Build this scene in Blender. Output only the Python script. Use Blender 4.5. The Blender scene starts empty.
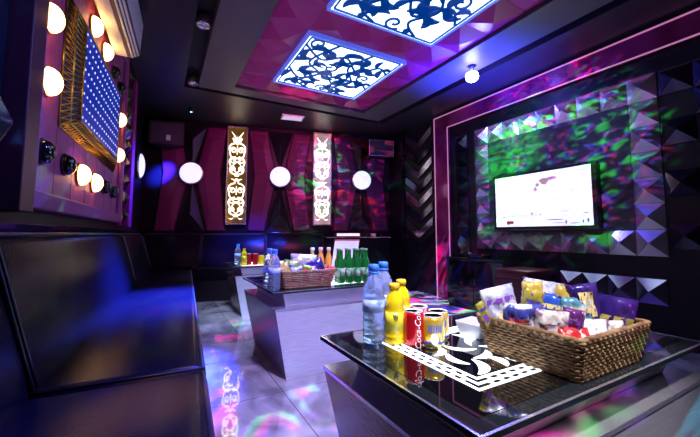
import bpy, bmesh, math, random
from mathutils import Vector, Matrix
C = bpy.context.scene.collection
SC = bpy.context.scene
PI = math.pi
R = math.radians
rnd = random.Random(7)

# ------------------------------------------------------------------ camera
cam = bpy.data.cameras.new('camera')
cam.sensor_width = 36.0
cam.lens = 36.0 * 339.0 / 700.0
cam.shift_y = -11.5 / 700.0
cam.clip_start = 0.01
camo = bpy.data.objects.new('camera', cam)
C.objects.link(camo)
camo.location = (0, 0, 0.83)
camo.rotation_euler = (R(90 + 4.554), 0, R(-29.192))
SC.camera = camo

# ------------------------------------------------------------------ world, exposure
w = bpy.data.worlds.new('world')
SC.world = w
w.use_nodes = True
w.node_tree.nodes['Background'].inputs[0].default_value = (0.01, 0.008, 0.02, 1)
w.node_tree.nodes['Background'].inputs[1].default_value = 0.3
SC.view_settings.view_transform = 'Standard'
SC.view_settings.look = 'None'
SC.view_settings.gamma = 1.0
SC.view_settings.use_curve_mapping = False
SC.view_settings.exposure = 0.35


# ------------------------------------------------------------------ lights
def aim(o, target):
    d = Vector(target) - o.location
    o.rotation_euler = d.to_track_quat('-Z', 'Y').to_euler()


def spot(name, loc, target, color, power, size=40, blend=0.6, radius=0.03, gobo=None, scale=6.0, lo=0.45, hi=0.6, seed=0.0):
    """A spotlight; gobo = list of colours projected as drifting streaks."""
    l = bpy.data.lights.new(name, 'SPOT')
    l.color = color
    l.energy = power
    l.spot_size = R(size)
    l.spot_blend = blend
    l.shadow_soft_size = radius
    o = bpy.data.objects.new(name, l)
    C.objects.link(o)
    o.location = loc
    aim(o, target)
    if gobo:
        l.use_nodes = True
        nt = l.node_tree
        em = nt.nodes['Emission']
        tc = nt.nodes.new('ShaderNodeTexCoord')
        mp = nt.nodes.new('ShaderNodeMapping')
        mp.inputs['Scale'].default_value = (1, 2.2, 1)
        mp.inputs['Location'].default_value = (seed, seed * 1.7, 0)
        nz = nt.nodes.new('ShaderNodeTexNoise')
        nz.inputs['Scale'].default_value = scale
        nz.inputs['Detail'].default_value = 1.5
        nz.inputs['Distortion'].default_value = 1.2
        rp = nt.nodes.new('ShaderNodeValToRGB')
        rp.color_ramp.elements[0].position = lo
        rp.color_ramp.elements[0].color = (0, 0, 0, 1)
        rp.color_ramp.elements[1].position = hi
        rp.color_ramp.elements[1].color = (1, 1, 1, 1)
        n2 = nt.nodes.new('ShaderNodeTexNoise')
        n2.inputs['Scale'].default_value = scale * 0.55
        n2.inputs['Detail'].default_value = 0
        r2 = nt.nodes.new('ShaderNodeValToRGB')
        r2.color_ramp.interpolation = 'EASE'
        els = r2.color_ramp.elements
        n = len(gobo)
        for i, c in enumerate(gobo):
            pos = 0.36 + 0.28 * i / max(1, n - 1)
            if i < 2:
                els[i].position = pos
                els[i].color = (*c, 1)
            else:
                e = els.new(pos)
                e.color = (*c, 1)
        mx = nt.nodes.new('ShaderNodeMixRGB')
        mx.blend_type = 'MULTIPLY'
        mx.inputs[0].default_value = 1
        L = nt.links.new
        L(tc.outputs['Normal'], mp.inputs['Vector'])
        L(mp.outputs[0], nz.inputs['Vector'])
        L(mp.outputs[0], n2.inputs['Vector'])
        L(nz.outputs['Fac'], rp.inputs[0])
        L(n2.outputs['Fac'], r2.inputs[0])
        L(rp.outputs[0], mx.inputs[1])
        L(r2.outputs[0], mx.inputs[2])
        L(mx.outputs[0], em.inputs['Color'])
    return o


def point(name, loc, color, power, radius=0.05):
    l = bpy.data.lights.new(name, 'POINT')
    l.color = color
    l.energy = power
    l.shadow_soft_size = radius
    o = bpy.data.objects.new(name, l)
    C.objects.link(o)
    o.location = loc
    return o


def area(name, loc, target, color, power, sx, sy):
    l = bpy.data.lights.new(name, 'AREA')
    l.shape = 'RECTANGLE'
    l.size = sx
    l.size_y = sy
    l.color = color
    l.energy = power
    o = bpy.data.objects.new(name, l)
    C.objects.link(o)
    o.location = loc
    aim(o, target)
    return o


MAG = (1.0, 0.05, 0.45)
RED = (1.0, 0.05, 0.06)
GRN = (0.05, 1.0, 0.12)
BLU = (0.03, 0.08, 1.0)
CYN = (0.1, 0.75, 1.0)
VIO = (0.45, 0.12, 1.0)
# blue wash from the ceiling party lamp by the screen wall
spot('blue_wash', (2.5, 2.16, 2.3), (0.9, 2.4, 0.0), (0.12, 0.12, 1.0), 60, 120, 0.8, 0.06)
# violet wash onto the floor and the table fronts
spot('violet_wash_tables', (0.7, 0.2, 2.38), (1.0, 1.95, 0.1), (0.52, 0.46, 1.0), 400, 52, 0.8, 0.1)
spot('violet_wash_floor', (0.55, 2.3, 2.4), (0.5, 1.9, 0.0), (0.5, 0.36, 1.0), 75, 62, 0.8, 0.1)
spot('violet_wash_far_table', (0.45, 2.9, 2.4), (0.9, 3.75, 0.2), (0.5, 0.65, 1.0), 260, 45, 0.8, 0.1)
# blue beams on the sofa and the far seat back
spot('blue_beam_sofa', (0.9, 3.9, 2.35), (0.05, 2.5, 0.42), (0.02, 0.05, 1.0), 12000, 24, 1.0, 0.1)
spot('blue_beam_seatback', (1.2, 3.4, 2.35), (1.1, 4.9, 0.6), (0.02, 0.06, 1.0), 700, 30, 0.9, 0.05)
spot('blue_beam_left_wall', (0.6, 4.2, 2.35), (-0.2, 4.3, 1.5), (0.03, 0.03, 1.0), 700, 36, 0.9, 0.05)
spot('blue_beam_corner', (0.35, 4.4, 2.2), (-0.02, 5.43, 1.66), (0.02, 0.04, 1.0), 3500, 15, 1.0, 0.03)
spot('blue_beam_near_wall', (0.9, 0.9, 2.35), (-0.6, 1.35, 1.3), (0.08, 0.2, 1.0), 260, 34, 0.8, 0.03)
spot('added_gold_seat_beam', (0.5, 2.0, 2.3), (-0.02, 1.0, 0.42), (1.0, 0.5, 0.08), 1100, 9, 1.0, 0.04)  # added spot without a lamp, makes the gold patch on the seat
spot('blue_beam_near_seat', (0.9, 2.2, 2.3), (-0.05, 0.95, 0.42), (0.01, 0.03, 1.0), 500, 20, 1.0, 0.05)
spot('added_blue_ceiling_fill', (2.75, 2.3, 1.5), (2.72, 2.25, 2.45), (0.03, 0.05, 1.0), 420, 88, 1.0, 0.05)  # added spot, stands in for the party lamp's blue glow on the ceiling
# magenta on the far wall
spot('magenta_wall_wash', (1.3, 3.0, 2.3), (1.3, 5.1, 1.55), (1.0, 0.08, 0.38), 60, 88, 0.7, 0.06)
# disco gobos
ALL = [MAG, CYN, VIO, GRN, MAG, BLU]
spot('disco_floor', (1.3, 2.24, 2.35), (0.85, 2.3, 0.0), (1, 1, 1), 600, 62, 0.5, 0.01, ALL, 6.0, 0.5, 0.6, 0.0)
spot('disco_floor_right', (2.2, 2.9, 2.35), (2.5, 3.1, 0.0), (1, 1, 1), 1200, 60, 0.5, 0.01, ALL, 9.0, 0.46, 0.56, 2.0)
spot('disco_seat_back', (1.2, 2.9, 2.35), (-0.2, 2.2, 0.7), (1, 1, 1), 260, 40, 0.5, 0.01, [GRN, BLU, GRN, VIO], 7.0, 0.52, 0.64, 4.0)
spot('disco_screen_wall', (1.6, 1.2, 2.3), (3.3, 1.9, 1.6), (1, 1, 1), 600, 60, 0.6, 0.01, [GRN, BLU, VIO, RED, BLU, GRN], 14.0, 0.5, 0.66, 3.1)
spot('green_screen_wall', (2.2, 2.5, 1.0), (3.3, 2.33, 1.72), (0.02, 1.0, 0.03), 600, 36, 1.0, 0.01, [GRN, GRN, (0.2, 1, 0.1)], 22.0, 0.4, 0.68, 1.0)
spot('disco_frame', (2.2, 1.8, 1.5), (3.3, 2.2, 2.35), (1, 1, 1), 45, 75, 0.8, 0.01, [RED, MAG, (0.3, 0.2, 1), RED], 12.0, 0.46, 0.6, 6.0)
spot('disco_far_wall', (1.5, 2.6, 2.3), (2.7, 4.8, 1.5), (1, 1, 1), 420, 52, 0.4, 0.01, [RED, BLU, RED, MAG, CYN, GRN], 9.0, 0.5, 0.62, 5.0)
spot('disco_near_table', (2.3, -1.0, 0.9), (1.35, 0.4, 0.2), (1, 1, 1), 60, 50, 0.5, 0.01, [GRN, MAG, VIO, CYN], 8.0, 0.5, 0.6, 8.0)
spot('added_key_near_table', (0.45, -0.2, 2.35), (0.9, 0.65, 0.5), (1.0, 0.92, 0.95), 230, 34, 0.8, 0.05)  # added key light, no gobo and no lamp there; brightens the table things


# ------------------------------------------------------------------ materials
def mat(name, color=(0.5, 0.5, 0.5), rough=0.5, metal=0.0, emit=None, es=0.0, trans=0.0, ior=1.45, coat=0.0, spec=0.5):
    m = bpy.data.materials.new(name)
    m.use_nodes = True
    b = m.node_tree.nodes['Principled BSDF']
    b.inputs['Base Color'].default_value = (*color, 1)
    b.inputs['Roughness'].default_value = rough
    b.inputs['Metallic'].default_value = metal
    b.inputs['Transmission Weight'].default_value = trans
    b.inputs['IOR'].default_value = ior
    b.inputs['Coat Weight'].default_value = coat
    b.inputs['Specular IOR Level'].default_value = spec
    if emit:
        b.inputs['Emission Color'].default_value = (*emit, 1)
        b.inputs['Emission Strength'].default_value = es
    return m


def bsdf(m):
    return m.node_tree.nodes['Principled BSDF']


def noise_mix(m, c1, c2, scale=5, detail=4, stretch=(1, 1, 1), lo=0.35, hi=0.65, distort=0.0, socket='Base Color', coord='Object'):
    nt = m.node_tree
    tc = nt.nodes.new('ShaderNodeTexCoord')
    mp = nt.nodes.new('ShaderNodeMapping')
    mp.inputs['Scale'].default_value = stretch
    nz = nt.nodes.new('ShaderNodeTexNoise')
    nz.inputs['Scale'].default_value = scale
    nz.inputs['Detail'].default_value = detail
    nz.inputs['Distortion'].default_value = distort
    rp = nt.nodes.new('ShaderNodeValToRGB')
    rp.color_ramp.elements[0].position = lo
    rp.color_ramp.elements[1].position = hi
    rp.color_ramp.elements[0].color = (*c1, 1)
    rp.color_ramp.elements[1].color = (*c2, 1)
    L = nt.links.new
    L(tc.outputs[coord], mp.inputs[0])
    L(mp.outputs[0], nz.inputs['Vector'])
    L(nz.outputs['Fac'], rp.inputs[0])
    L(rp.outputs[0], bsdf(m).inputs[socket])
    return m


def bump(m, scale=60, strength=0.2, dist=0.002, stretch=(1, 1, 1), detail=3, kind='noise'):
    nt = m.node_tree
    tc = nt.nodes.new('ShaderNodeTexCoord')
    mp = nt.nodes.new('ShaderNodeMapping')
    mp.inputs['Scale'].default_value = stretch
    if kind == 'noise':
        nz = nt.nodes.new('ShaderNodeTexNoise')
        nz.inputs['Detail'].default_value = detail
        out = 'Fac'
    else:
        nz = nt.nodes.new('ShaderNodeTexVoronoi')
        out = 'Distance'
    nz.inputs['Scale'].default_value = scale
    bp = nt.nodes.new('ShaderNodeBump')
    bp.inputs['Strength'].default_value = strength
    bp.inputs['Distance'].default_value = dist
    L = nt.links.new
    L(tc.outputs['Object'], mp.inputs[0])
    L(mp.outputs[0], nz.inputs['Vector'])
    L(nz.outputs[out], bp.inputs['Height'])
    L(bp.outputs[0], bsdf(m).inputs['Normal'])
    return m


M = {}
M['leather'] = bump(mat('black_leather', (0.008, 0.007, 0.013), 0.22, 0, spec=0.22, ior=1.28), 110, 0.5, 0.0016)
M['leather_wall'] = bump(mat('dark_leather_wall', (0.006, 0.006, 0.012), 0.2, spec=0.7), 7, 0.8, 0.03, detail=1)
M['piping'] = mat('leather_piping', (0.03, 0.028, 0.035), 0.35)
M['magenta'] = bump(mat('magenta_leather', (0.46, 0.02, 0.2), 0.36), 160, 0.12, 0.002)
M['wine'] = bump(mat('wine_padded_leather', (0.13, 0.012, 0.075), 0.4), 2.5, 0.5, 0.02, (0.2, 0.2, 6), 1)
M['black_pad'] = mat('black_padded_leather', (0.012, 0.008, 0.014), 0.3)
M['black_wall'] = mat('black_wall', (0.006, 0.005, 0.009), 0.4, spec=0.3)
M['ceiling'] = bump(mat('dark_ceiling', (0.02, 0.018, 0.028), 0.38), 3, 0.1, 0.01)
M['ceiling_island'] = mat('grey_ceiling_island', (0.10, 0.085, 0.105), 0.45)
M['slot'] = mat('slot_black', (0.008, 0.006, 0.01), 0.5)
M['floor'] = mat('polished_floor', (0.2, 0.19, 0.22), 0.03, 0, spec=0.9, ior=1.75)
# marble tile floor
nt = M['floor'].node_tree
tc = nt.nodes.new('ShaderNodeTexCoord')
br = nt.nodes.new('ShaderNodeTexBrick')
br.offset = 0.0
br.inputs['Scale'].default_value = 1.0
br.inputs['Brick Width'].default_value = 0.6
br.inputs['Row Height'].default_value = 0.6
br.inputs['Mortar Size'].default_value = 0.003
br.inputs['Mortar'].default_value = (0.11, 0.10, 0.12, 1)
nz = nt.nodes.new('ShaderNodeTexNoise')
nz.inputs['Scale'].default_value = 2.5
nz.inputs['Detail'].default_value = 8
nz.inputs['Distortion'].default_value = 1.5
rp = nt.nodes.new('ShaderNodeValToRGB')
rp.color_ramp.elements[0].color = (0.17, 0.15, 0.18, 1)
rp.color_ramp.elements[0].position = 0.35
rp.color_ramp.elements[1].color = (0.48, 0.46, 0.52, 1)
rp.color_ramp.elements[1].position = 0.7
nt.links.new(tc.outputs['Object'], nz.inputs['Vector'])
nt.links.new(tc.outputs['Object'], br.inputs['Vector'])
nt.links.new(nz.outputs['Fac'], rp.inputs[0])
nt.links.new(rp.outputs[0], br.inputs['Color1'])
nt.links.new(rp.outputs[0], br.inputs['Color2'])
nt.links.new(br.outputs['Color'], bsdf(M['floor']).inputs['Base Color'])

M['steel'] = bump(noise_mix(mat('brushed_steel', (0.6, 0.6, 0.66), 0.33, 0.35), (0.56, 0.55, 0.64), (0.72, 0.71, 0.8), 12, 5, (1, 1, 30)), 40, 0.1, 0.001, (1, 1, 30))
M['steel_dark'] = noise_mix(mat('steel_brown_reflection', (0.3, 0.26, 0.26), 0.25, 0.6), (0.16, 0.12, 0.11), (0.30, 0.24, 0.22), 30, 5, (1, 1, 12))  # brown reflection on the pedestal sides, painted as a darker steel
M['edge'] = mat('edge_trim_glint', (0.75, 0.75, 0.85), 0.2, 0.8)  # pedestal rim metal, also the painted glint line on the glass tops
M['glass_rim'] = mat('tinted_glass_rim', (0.015, 0.02, 0.025), 0.04, 0.0, spec=0.8)
M['black_glass'] = mat('black_glass', (0.004, 0.004, 0.006), 0.03, 0, spec=0.9, coat=0.6)
M['panel_white'] = mat('lit_inlay', (0.8, 0.85, 0.9), 0.3, emit=(0.82, 0.93, 1.0), es=1.5)
M['ceil_lit'] = mat('lit_diffuser', (0.8, 0.9, 1.0), 0.12, emit=(0.62, 0.84, 1.0), es=3.0, coat=0.5)
M['scroll_blue'] = mat('navy_scrollwork', (0.0, 0.04, 0.2), 0.35, emit=(0.0, 0.07, 0.4), es=0.35)  # weak emission paints the lit edges of the leaf cutouts
M['panel_frame'] = mat('panel_frame_blue', (0.25, 0.3, 0.75), 0.3, emit=(0.1, 0.18, 1.0), es=0.4)  # blue light on the frame put into its colour and a weak glow
M['gold_mirror'] = bump(noise_mix(mat('gold_mirror', (0.5, 0.3, 0.06), 0.2, 0.95, emit=(0.6, 0.33, 0.05), es=0.1), (0.12, 0.07, 0.03), (0.7, 0.42, 0.12), 3, 1), 8, 0.2, 0.01)  # dark-to-gold tones and weak emission paint in the mirror's reflections
M['silver_mirror'] = noise_mix(mat('pale_mirror', (0.5, 0.4, 0.35), 0.25, 0.8, emit=(0.75, 0.68, 0.6), es=0.25), (0.15, 0.1, 0.08), (0.8, 0.7, 0.6), 5, 2)  # mottled tones and emission paint in a bright reflection, as on the gold one
M['filigree'] = mat('lit_filigree', (0.95, 0.92, 0.85), 0.4, emit=(1.0, 0.9, 0.68), es=1.8)
M['filigree2'] = mat('lit_filigree_white', (0.95, 0.95, 0.9), 0.4, emit=(1.0, 0.96, 0.88), es=1.6)
M['silver'] = mat('silver_frame', (0.7, 0.66, 0.7), 0.25, 0.8)
M['disc_lit'] = mat('lit_globe', (0.9, 0.9, 1.0), 0.3, emit=(0.62, 0.64, 1.0), es=1.0)
M['chrome'] = mat('chrome', (0.7, 0.7, 0.75), 0.12, 1.0)
M['black_plastic'] = mat('black_plastic', (0.012, 0.012, 0.016), 0.3)
M['black_gloss'] = mat('black_gloss', (0.006, 0.006, 0.009), 0.08, coat=0.5)
M['grille'] = bump(mat('speaker_grille', (0.07, 0.06, 0.09), 0.6), 300, 0.5, 0.002)
M['bulb'] = mat('warm_bulb', (1, 0.9, 0.7), 0.3, emit=(1.0, 0.5, 0.13), es=10.0)
M['rose_panel'] = noise_mix(mat('rose_lacquer', (0.3, 0.1, 0.18), 0.5, 0.0, spec=0.25), (0.32, 0.06, 0.2), (0.4, 0.08, 0.25), 6, 2, (1, 12, 1))
M['rose_edge'] = mat('rose_lacquer_border', (0.28, 0.06, 0.2), 0.5, 0.0, spec=0.25)
M['dark_red'] = mat('dark_red_edge', (0.05, 0.004, 0.012), 0.35)
M['gold_mesh'] = mat('gold_mesh', (0.8, 0.5, 0.08), 0.28, 1.0)
M['mesh_back'] = mat('dark_mesh_back', (0.02, 0.015, 0.02), 0.5)  # dark backing colour behind the gold mesh
M['board_blue'] = mat('blue_led_board', (0.005, 0.015, 0.2), 0.3, emit=(0.005, 0.02, 0.4), es=0.45)
M['led'] = mat('led_dot', (0.8, 0.9, 1), 0.3, emit=(0.45, 0.65, 1.0), es=1.3)
M['ac_white'] = mat('aircon_white', (0.8, 0.78, 0.72), 0.3)
M['ac_dark'] = mat('aircon_slot', (0.05, 0.05, 0.055), 0.4)
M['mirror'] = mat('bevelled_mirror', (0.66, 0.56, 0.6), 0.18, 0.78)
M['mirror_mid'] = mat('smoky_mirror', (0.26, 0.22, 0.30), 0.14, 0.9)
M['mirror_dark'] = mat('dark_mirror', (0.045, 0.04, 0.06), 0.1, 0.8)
M['foil'] = bump(noise_mix(mat('dark_foil', (0.2, 0.2, 0.22), 0.3, 0.0, spec=0.35), (0.03, 0.03, 0.035), (0.10, 0.10, 0.11), 3, 3), 4, 0.5, 0.03, detail=2)
M['frame_mag'] = noise_mix(mat('magenta_lacquer', (0.3, 0.02, 0.12), 0.14, 0.3, coat=0.6), (0.20, 0.008, 0.06), (0.42, 0.03, 0.18), 3, 2)
M['pink_line'] = mat('pink_bead', (0.8, 0.35, 0.6), 0.2, 0.5, emit=(1.0, 0.35, 0.7), es=0.35)  # bright line: weak glow put into the bead colour
M['maroon'] = mat('maroon_leather', (0.10, 0.012, 0.022), 0.3)
M['screen'] = mat('lit_screen', (0.8, 0.8, 0.8), 0.2, emit=(0.93, 0.93, 0.97), es=0.72)
M['ink_red'] = mat('screen_red', (0.4, 0.03, 0.08), 0.3, emit=(0.35, 0.02, 0.08), es=0.5)
M['ink_rose'] = mat('screen_rose', (0.4, 0.25, 0.28), 0.3, emit=(0.45, 0.25, 0.3), es=0.6)
M['ink_blue'] = mat('screen_blue', (0.1, 0.12, 0.3), 0.3, emit=(0.15, 0.2, 0.45), es=0.5)
M['ink_grey'] = mat('screen_grey', (0.3, 0.3, 0.32), 0.3, emit=(0.4, 0.4, 0.45), es=0.6)
M['wicker'] = noise_mix(mat('wicker', (0.36, 0.2, 0.09), 0.55), (0.16, 0.08, 0.035), (0.42, 0.26, 0.13), 45, 3, (1, 1, 1.5))
M['wicker2'] = noise_mix(mat('brown_wicker', (0.25, 0.1, 0.06), 0.5), (0.17, 0.06, 0.04), (0.36, 0.17, 0.10), 45, 3)
M['water'] = bump(mat('clear_bottle', (0.6, 0.76, 1.0), 0.06, 0, trans=0.86, ior=1.33, spec=0.8), 55, 0.6, 0.003)
M['blue_cap'] = mat('blue_cap', (0.05, 0.22, 0.85), 0.3)
M['bottle_tint_reflect'] = noise_mix(mat('bottle_tint_reflect', (0.6, 0.7, 0.95), 0.3), (0.12, 0.25, 0.85), (0.5, 0.62, 1.0), 40, 2)  # blue tint of the bottle with reflections painted in as noise
M['yellow_drink'] = mat('yellow_drink', (0.95, 0.70, 0.01), 0.12, 0, trans=0.25, coat=0.5)
M['yellow_cap'] = mat('yellow_cap', (0.9, 0.55, 0.02), 0.35)
M['yellow_label'] = noise_mix(mat('yellow_label', (0.9, 0.8, 0.1), 0.3), (0.85, 0.75, 0.05), (0.55, 0.5, 0.02), 30, 2)
M['ink_black'] = mat('print_black', (0.03, 0.03, 0.02), 0.4)
M['can_red'] = mat('can_red', (0.48, 0.006, 0.015), 0.2, 0.35, coat=0.5)
M['can_gold'] = noise_mix(mat('can_gold', (0.75, 0.5, 0.05), 0.22, 0.6), (0.8, 0.5, 0.02), (1.0, 0.85, 0.3), 18, 1, (1, 1, 0.4))
M['can_yellow'] = mat('can_yellow', (0.95, 0.72, 0.02), 0.22, 0.3)
M['alu'] = mat('aluminium', (0.75, 0.75, 0.8), 0.4, 0.1)
M['white_print'] = mat('print_white', (0.85, 0.85, 0.85), 0.35)
M['blue_print'] = mat('print_blue', (0.05, 0.09, 0.5), 0.35)
M['green_glass'] = mat('green_glass', (0.01, 0.26, 0.03), 0.06, 0, trans=0.35, coat=0.6)
M['green_label'] = noise_mix(mat('green_label', (0.1, 0.4, 0.1), 0.4), (0.02, 0.25, 0.04), (0.55, 0.75, 0.5), 55, 2)
M['amber'] = mat('amber_drink', (0.85, 0.45, 0.08), 0.15, trans=0.25)
M['white'] = mat('white_plastic', (0.85, 0.85, 0.88), 0.35)
M['paper'] = mat('white_paper', (0.85, 0.84, 0.9), 0.6)
M['dish'] = mat('milky_glass', (0.8, 0.82, 0.95), 0.15, 0, trans=0.2)


# ------------------------------------------------------------------ mesh helpers
def box(bm, lo, hi, mi=0):
    x0, y0, z0 = lo
    x1, y1, z1 = hi
    v = [bm.verts.new(p) for p in ((x0, y0, z0), (x1, y0, z0), (x1, y1, z0), (x0, y1, z0), (x0, y0, z1), (x1, y0, z1), (x1, y1, z1), (x0, y1, z1))]
    for f in ((0, 3, 2, 1), (4, 5, 6, 7), (0, 1, 5, 4), (1, 2, 6, 5), (2, 3, 7, 6), (3, 0, 4, 7)):
        fc = bm.faces.new([v[i] for i in f])
        fc.material_index = mi
    return v


def frustum(bm, bot, top, z0, z1, mi=0, side_mi=None):
    """bot/top = (x0,y0,x1,y1) rectangles"""
    a, b = bot, top
    v = [bm.verts.new(p) for p in ((a[0], a[1], z0), (a[2], a[1], z0), (a[2], a[3], z0), (a[0], a[3], z0), (b[0], b[1], z1), (b[2], b[1], z1), (b[2], b[3], z1), (b[0], b[3], z1))]
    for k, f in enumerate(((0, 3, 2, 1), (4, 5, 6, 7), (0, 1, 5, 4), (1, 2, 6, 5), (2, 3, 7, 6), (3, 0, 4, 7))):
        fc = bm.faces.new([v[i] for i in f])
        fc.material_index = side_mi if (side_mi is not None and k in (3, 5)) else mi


def lathe(bm, prof, seg=24, cx=0, cy=0, cz=0, squash=1.0, mi=0):
    rings = []
    for r, z in prof:
        rings.append([bm.verts.new((cx + r * math.cos(2 * PI * i / seg), cy + squash * r * math.sin(2 * PI * i / seg), cz + z)) for i in range(seg)])
    for a, b in zip(rings, rings[1:]):
        for i in range(seg):
            f = bm.faces.new((a[i], a[(i + 1) % seg], b[(i + 1) % seg], b[i]))
            f.smooth = True
            f.material_index = mi
    if prof[0][0] > 1e-5:
        bm.faces.new(list(reversed(rings[0]))).material_index = mi
    if prof[-1][0] > 1e-5:
        bm.faces.new(rings[-1]).material_index = mi


def tube(bm, pts, r, seg=8, closed=False):
    pts = [Vector(p) for p in pts]
    n = len(pts)
    rings = []
    prev = None
    for i, p in enumerate(pts):
        if closed:
            d = pts[(i + 1) % n] - pts[i - 1]
        else:
            d = pts[min(i + 1, n - 1)] - pts[max(i - 1, 0)]
        d.normalize()
        if prev is None:
            up = Vector((0, 0, 1)) if abs(d.z) < 0.9 else Vector((1, 0, 0))
            a = d.cross(up).normalized()
        else:
            a = (prev - d * prev.dot(d)).normalized()
        prev = a
        b = d.cross(a)
        rings.append([bm.verts.new(p + a * (r * math.cos(2 * PI * k / seg)) + b * (r * math.sin(2 * PI * k / seg))) for k in range(seg)])
    m = n if closed else n - 1
    for i in range(m):
        A, B = rings[i], rings[(i + 1) % n]
        for k in range(seg):
            f = bm.faces.new((A[k], A[(k + 1) % seg], B[(k + 1) % seg], B[k]))
            f.smooth = True
    if not closed:
        bm.faces.new(list(reversed(rings[0])))
        bm.faces.new(rings[-1])


def ribbon(bm, pts, width, fn, t0, t1, taper=False):
    """flat raised ribbon along 2D pts; fn(u,v,h)->3D ; heights t0..t1"""
    n = len(pts)
    L_, R_ = [], []
    for i in range(n):
        a = Vector(pts[max(i - 1, 0)])
        b = Vector(pts[min(i + 1, n - 1)])
        d = (b - a)
        if d.length < 1e-9:
            d = Vector((1, 0))
        d.normalize()
        nrm = Vector((-d.y, d.x))
        ww = width / 2
        if taper:
            s = i / (n - 1)
            ww = width / 2 * max(0.08, math.sin(PI * min(0.98, max(0.02, s))) ** 0.7)
        p = Vector(pts[i])
        L_.append(p + nrm * ww)
        R_.append(p - nrm * ww)
    vs = []
    for i in range(n):
        vs.append([bm.verts.new(fn(L_[i].x, L_[i].y, t1)), bm.verts.new(fn(R_[i].x, R_[i].y, t1)),
                   bm.verts.new(fn(R_[i].x, R_[i].y, t0)), bm.verts.new(fn(L_[i].x, L_[i].y, t0))])
    for a, b in zip(vs, vs[1:]):
        for k in range(4):
            bm.faces.new((a[k], a[(k + 1) % 4], b[(k + 1) % 4], b[k]))
    bm.faces.new(vs[0])
    bm.faces.new(list(reversed(vs[-1])))


def poly_prism(bm, pts, fn, t0, t1):
    a = [bm.verts.new(fn(p[0], p[1], t0)) for p in pts]
    b = [bm.verts.new(fn(p[0], p[1], t1)) for p in pts]
    n = len(pts)
    bm.faces.new(list(reversed(a)))
    bm.faces.new(b)
    for i in range(n):
        bm.faces.new((a[i], a[(i + 1) % n], b[(i + 1) % n], b[i]))


def profile_y(bm, prof, y0, y1):
    poly_prism(bm, prof, lambda u, v, h: (u, h, v), y0, y1)


def obj(name, bm, m=None, parent=None, bevel=0.0, seg=2, smooth=False, fix=True):
    if isinstance(m, str):
        m = M[m]
    if fix:
        bmesh.ops.recalc_face_normals(bm, faces=bm.faces)
    me = bpy.data.meshes.new(name)
    bm.to_mesh(me)
    bm.free()
    ms = m if isinstance(m, (list, tuple)) else [m]
    for q in ms:
        me.materials.append(M[q] if isinstance(q, str) else q)
    if smooth:
        for p in me.polygons:
            p.use_smooth = True
    o = bpy.data.objects.new(name, me)
    C.objects.link(o)
    if parent:
        o.parent = parent
    if bevel > 0:
        b = o.modifiers.new('bevel', 'BEVEL')
        b.width = bevel
        b.segments = seg
        b.limit_method = 'ANGLE'
        b.angle_limit = R(35)
        b.harden_normals = False
        for p in me.polygons:
            p.use_smooth = seg > 2
    return o


def B():
    return bmesh.new()


def boxo(name, lo, hi, m, parent=None, bevel=0.0, seg=2):
    bm = B()
    box(bm, lo, hi)
    return obj(name, bm, m, parent, bevel, seg)


def thing(name, label, cat, loc=(0, 0, 0), rotz=0.0, group=None):
    o = bpy.data.objects.new(name, None)
    o.empty_display_size = 0.05
    C.objects.link(o)
    o.location = loc
    o.rotation_euler = (0, 0, rotz)
    return tag(o, label, cat, group)


def tag(o, label, cat, group=None):
    o['label'] = label
    o['category'] = cat
    if group:
        o['group'] = group
    return o


def structure(o):
    o['kind'] = 'structure'
    return o


def dup(root, loc, rotz, label, group=None):
    r = root.copy()
    C.objects.link(r)
    r.location = loc
    r.rotation_euler = (0, 0, rotz)
    r['label'] = label
    if group:
        r['group'] = group
    for ch in list(root.children):
        c = ch.copy()
        C.objects.link(c)
        c.parent = r
        for g in list(ch.children):
            d = g.copy()
            C.objects.link(d)
            d.parent = c
    return r


# wall frames: local x = out of the wall, y = along it, z = up
LROT = -math.atan(0.061)
BROT = math.atan2(-2.48, -0.64)
BROT = math.atan2(-0.9683, -0.2499)
LO = Vector((-0.5, 1.2, 0))
BO = Vector((1.0, 5.17, 0))


def LW(y, z=0.0, x=0.0):
    return LO + Matrix.Rotation(LROT, 3, 'Z') @ Vector((x, y, z))


def BW(y, z=0.0, x=0.0):
    return BO + Matrix.Rotation(BROT, 3, 'Z') @ Vector((x, y, z))


def RW(y, z=0.0, x=0.0):      # y is world Y
    return Vector((3.3 - x, y, z))


CZ = 2.45
YF = -1.6
# ------------------------------------------------------------------ room shell
structure(boxo('floor', (-0.9, YF - 0.1, -0.1), (3.5, 5.8, 0.0), 'floor'))


def wall_mesh(name, a, b, thick, m, z1=2.62):
    a = Vector(a)
    b = Vector(b)
    d = (b - a).normalized()
    n = Vector((-d.y, d.x, 0)) * thick
    bm = B()
    vs = [a, b, b + n, a + n]
    poly_prism(bm, [(p.x, p.y) for p in vs], lambda u, v, h: (u, v, h), -0.1, z1)
    return structure(obj(name, bm, m))


lc = LW(4.295)
wall_mesh('wall_left', LW(-2.85), LW(4.5), 0.1, 'black_wall')
wall_mesh('wall_back', BW(-1.4), BW(2.42), 0.1, 'black_wall')
wall_mesh('wall_right', (3.3, 4.7, 0), (3.3, YF, 0), 0.1, 'black_wall')
wall_mesh('wall_front', (3.4, YF, 0), (-0.8, YF, 0), 0.1, 'black_wall')

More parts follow.
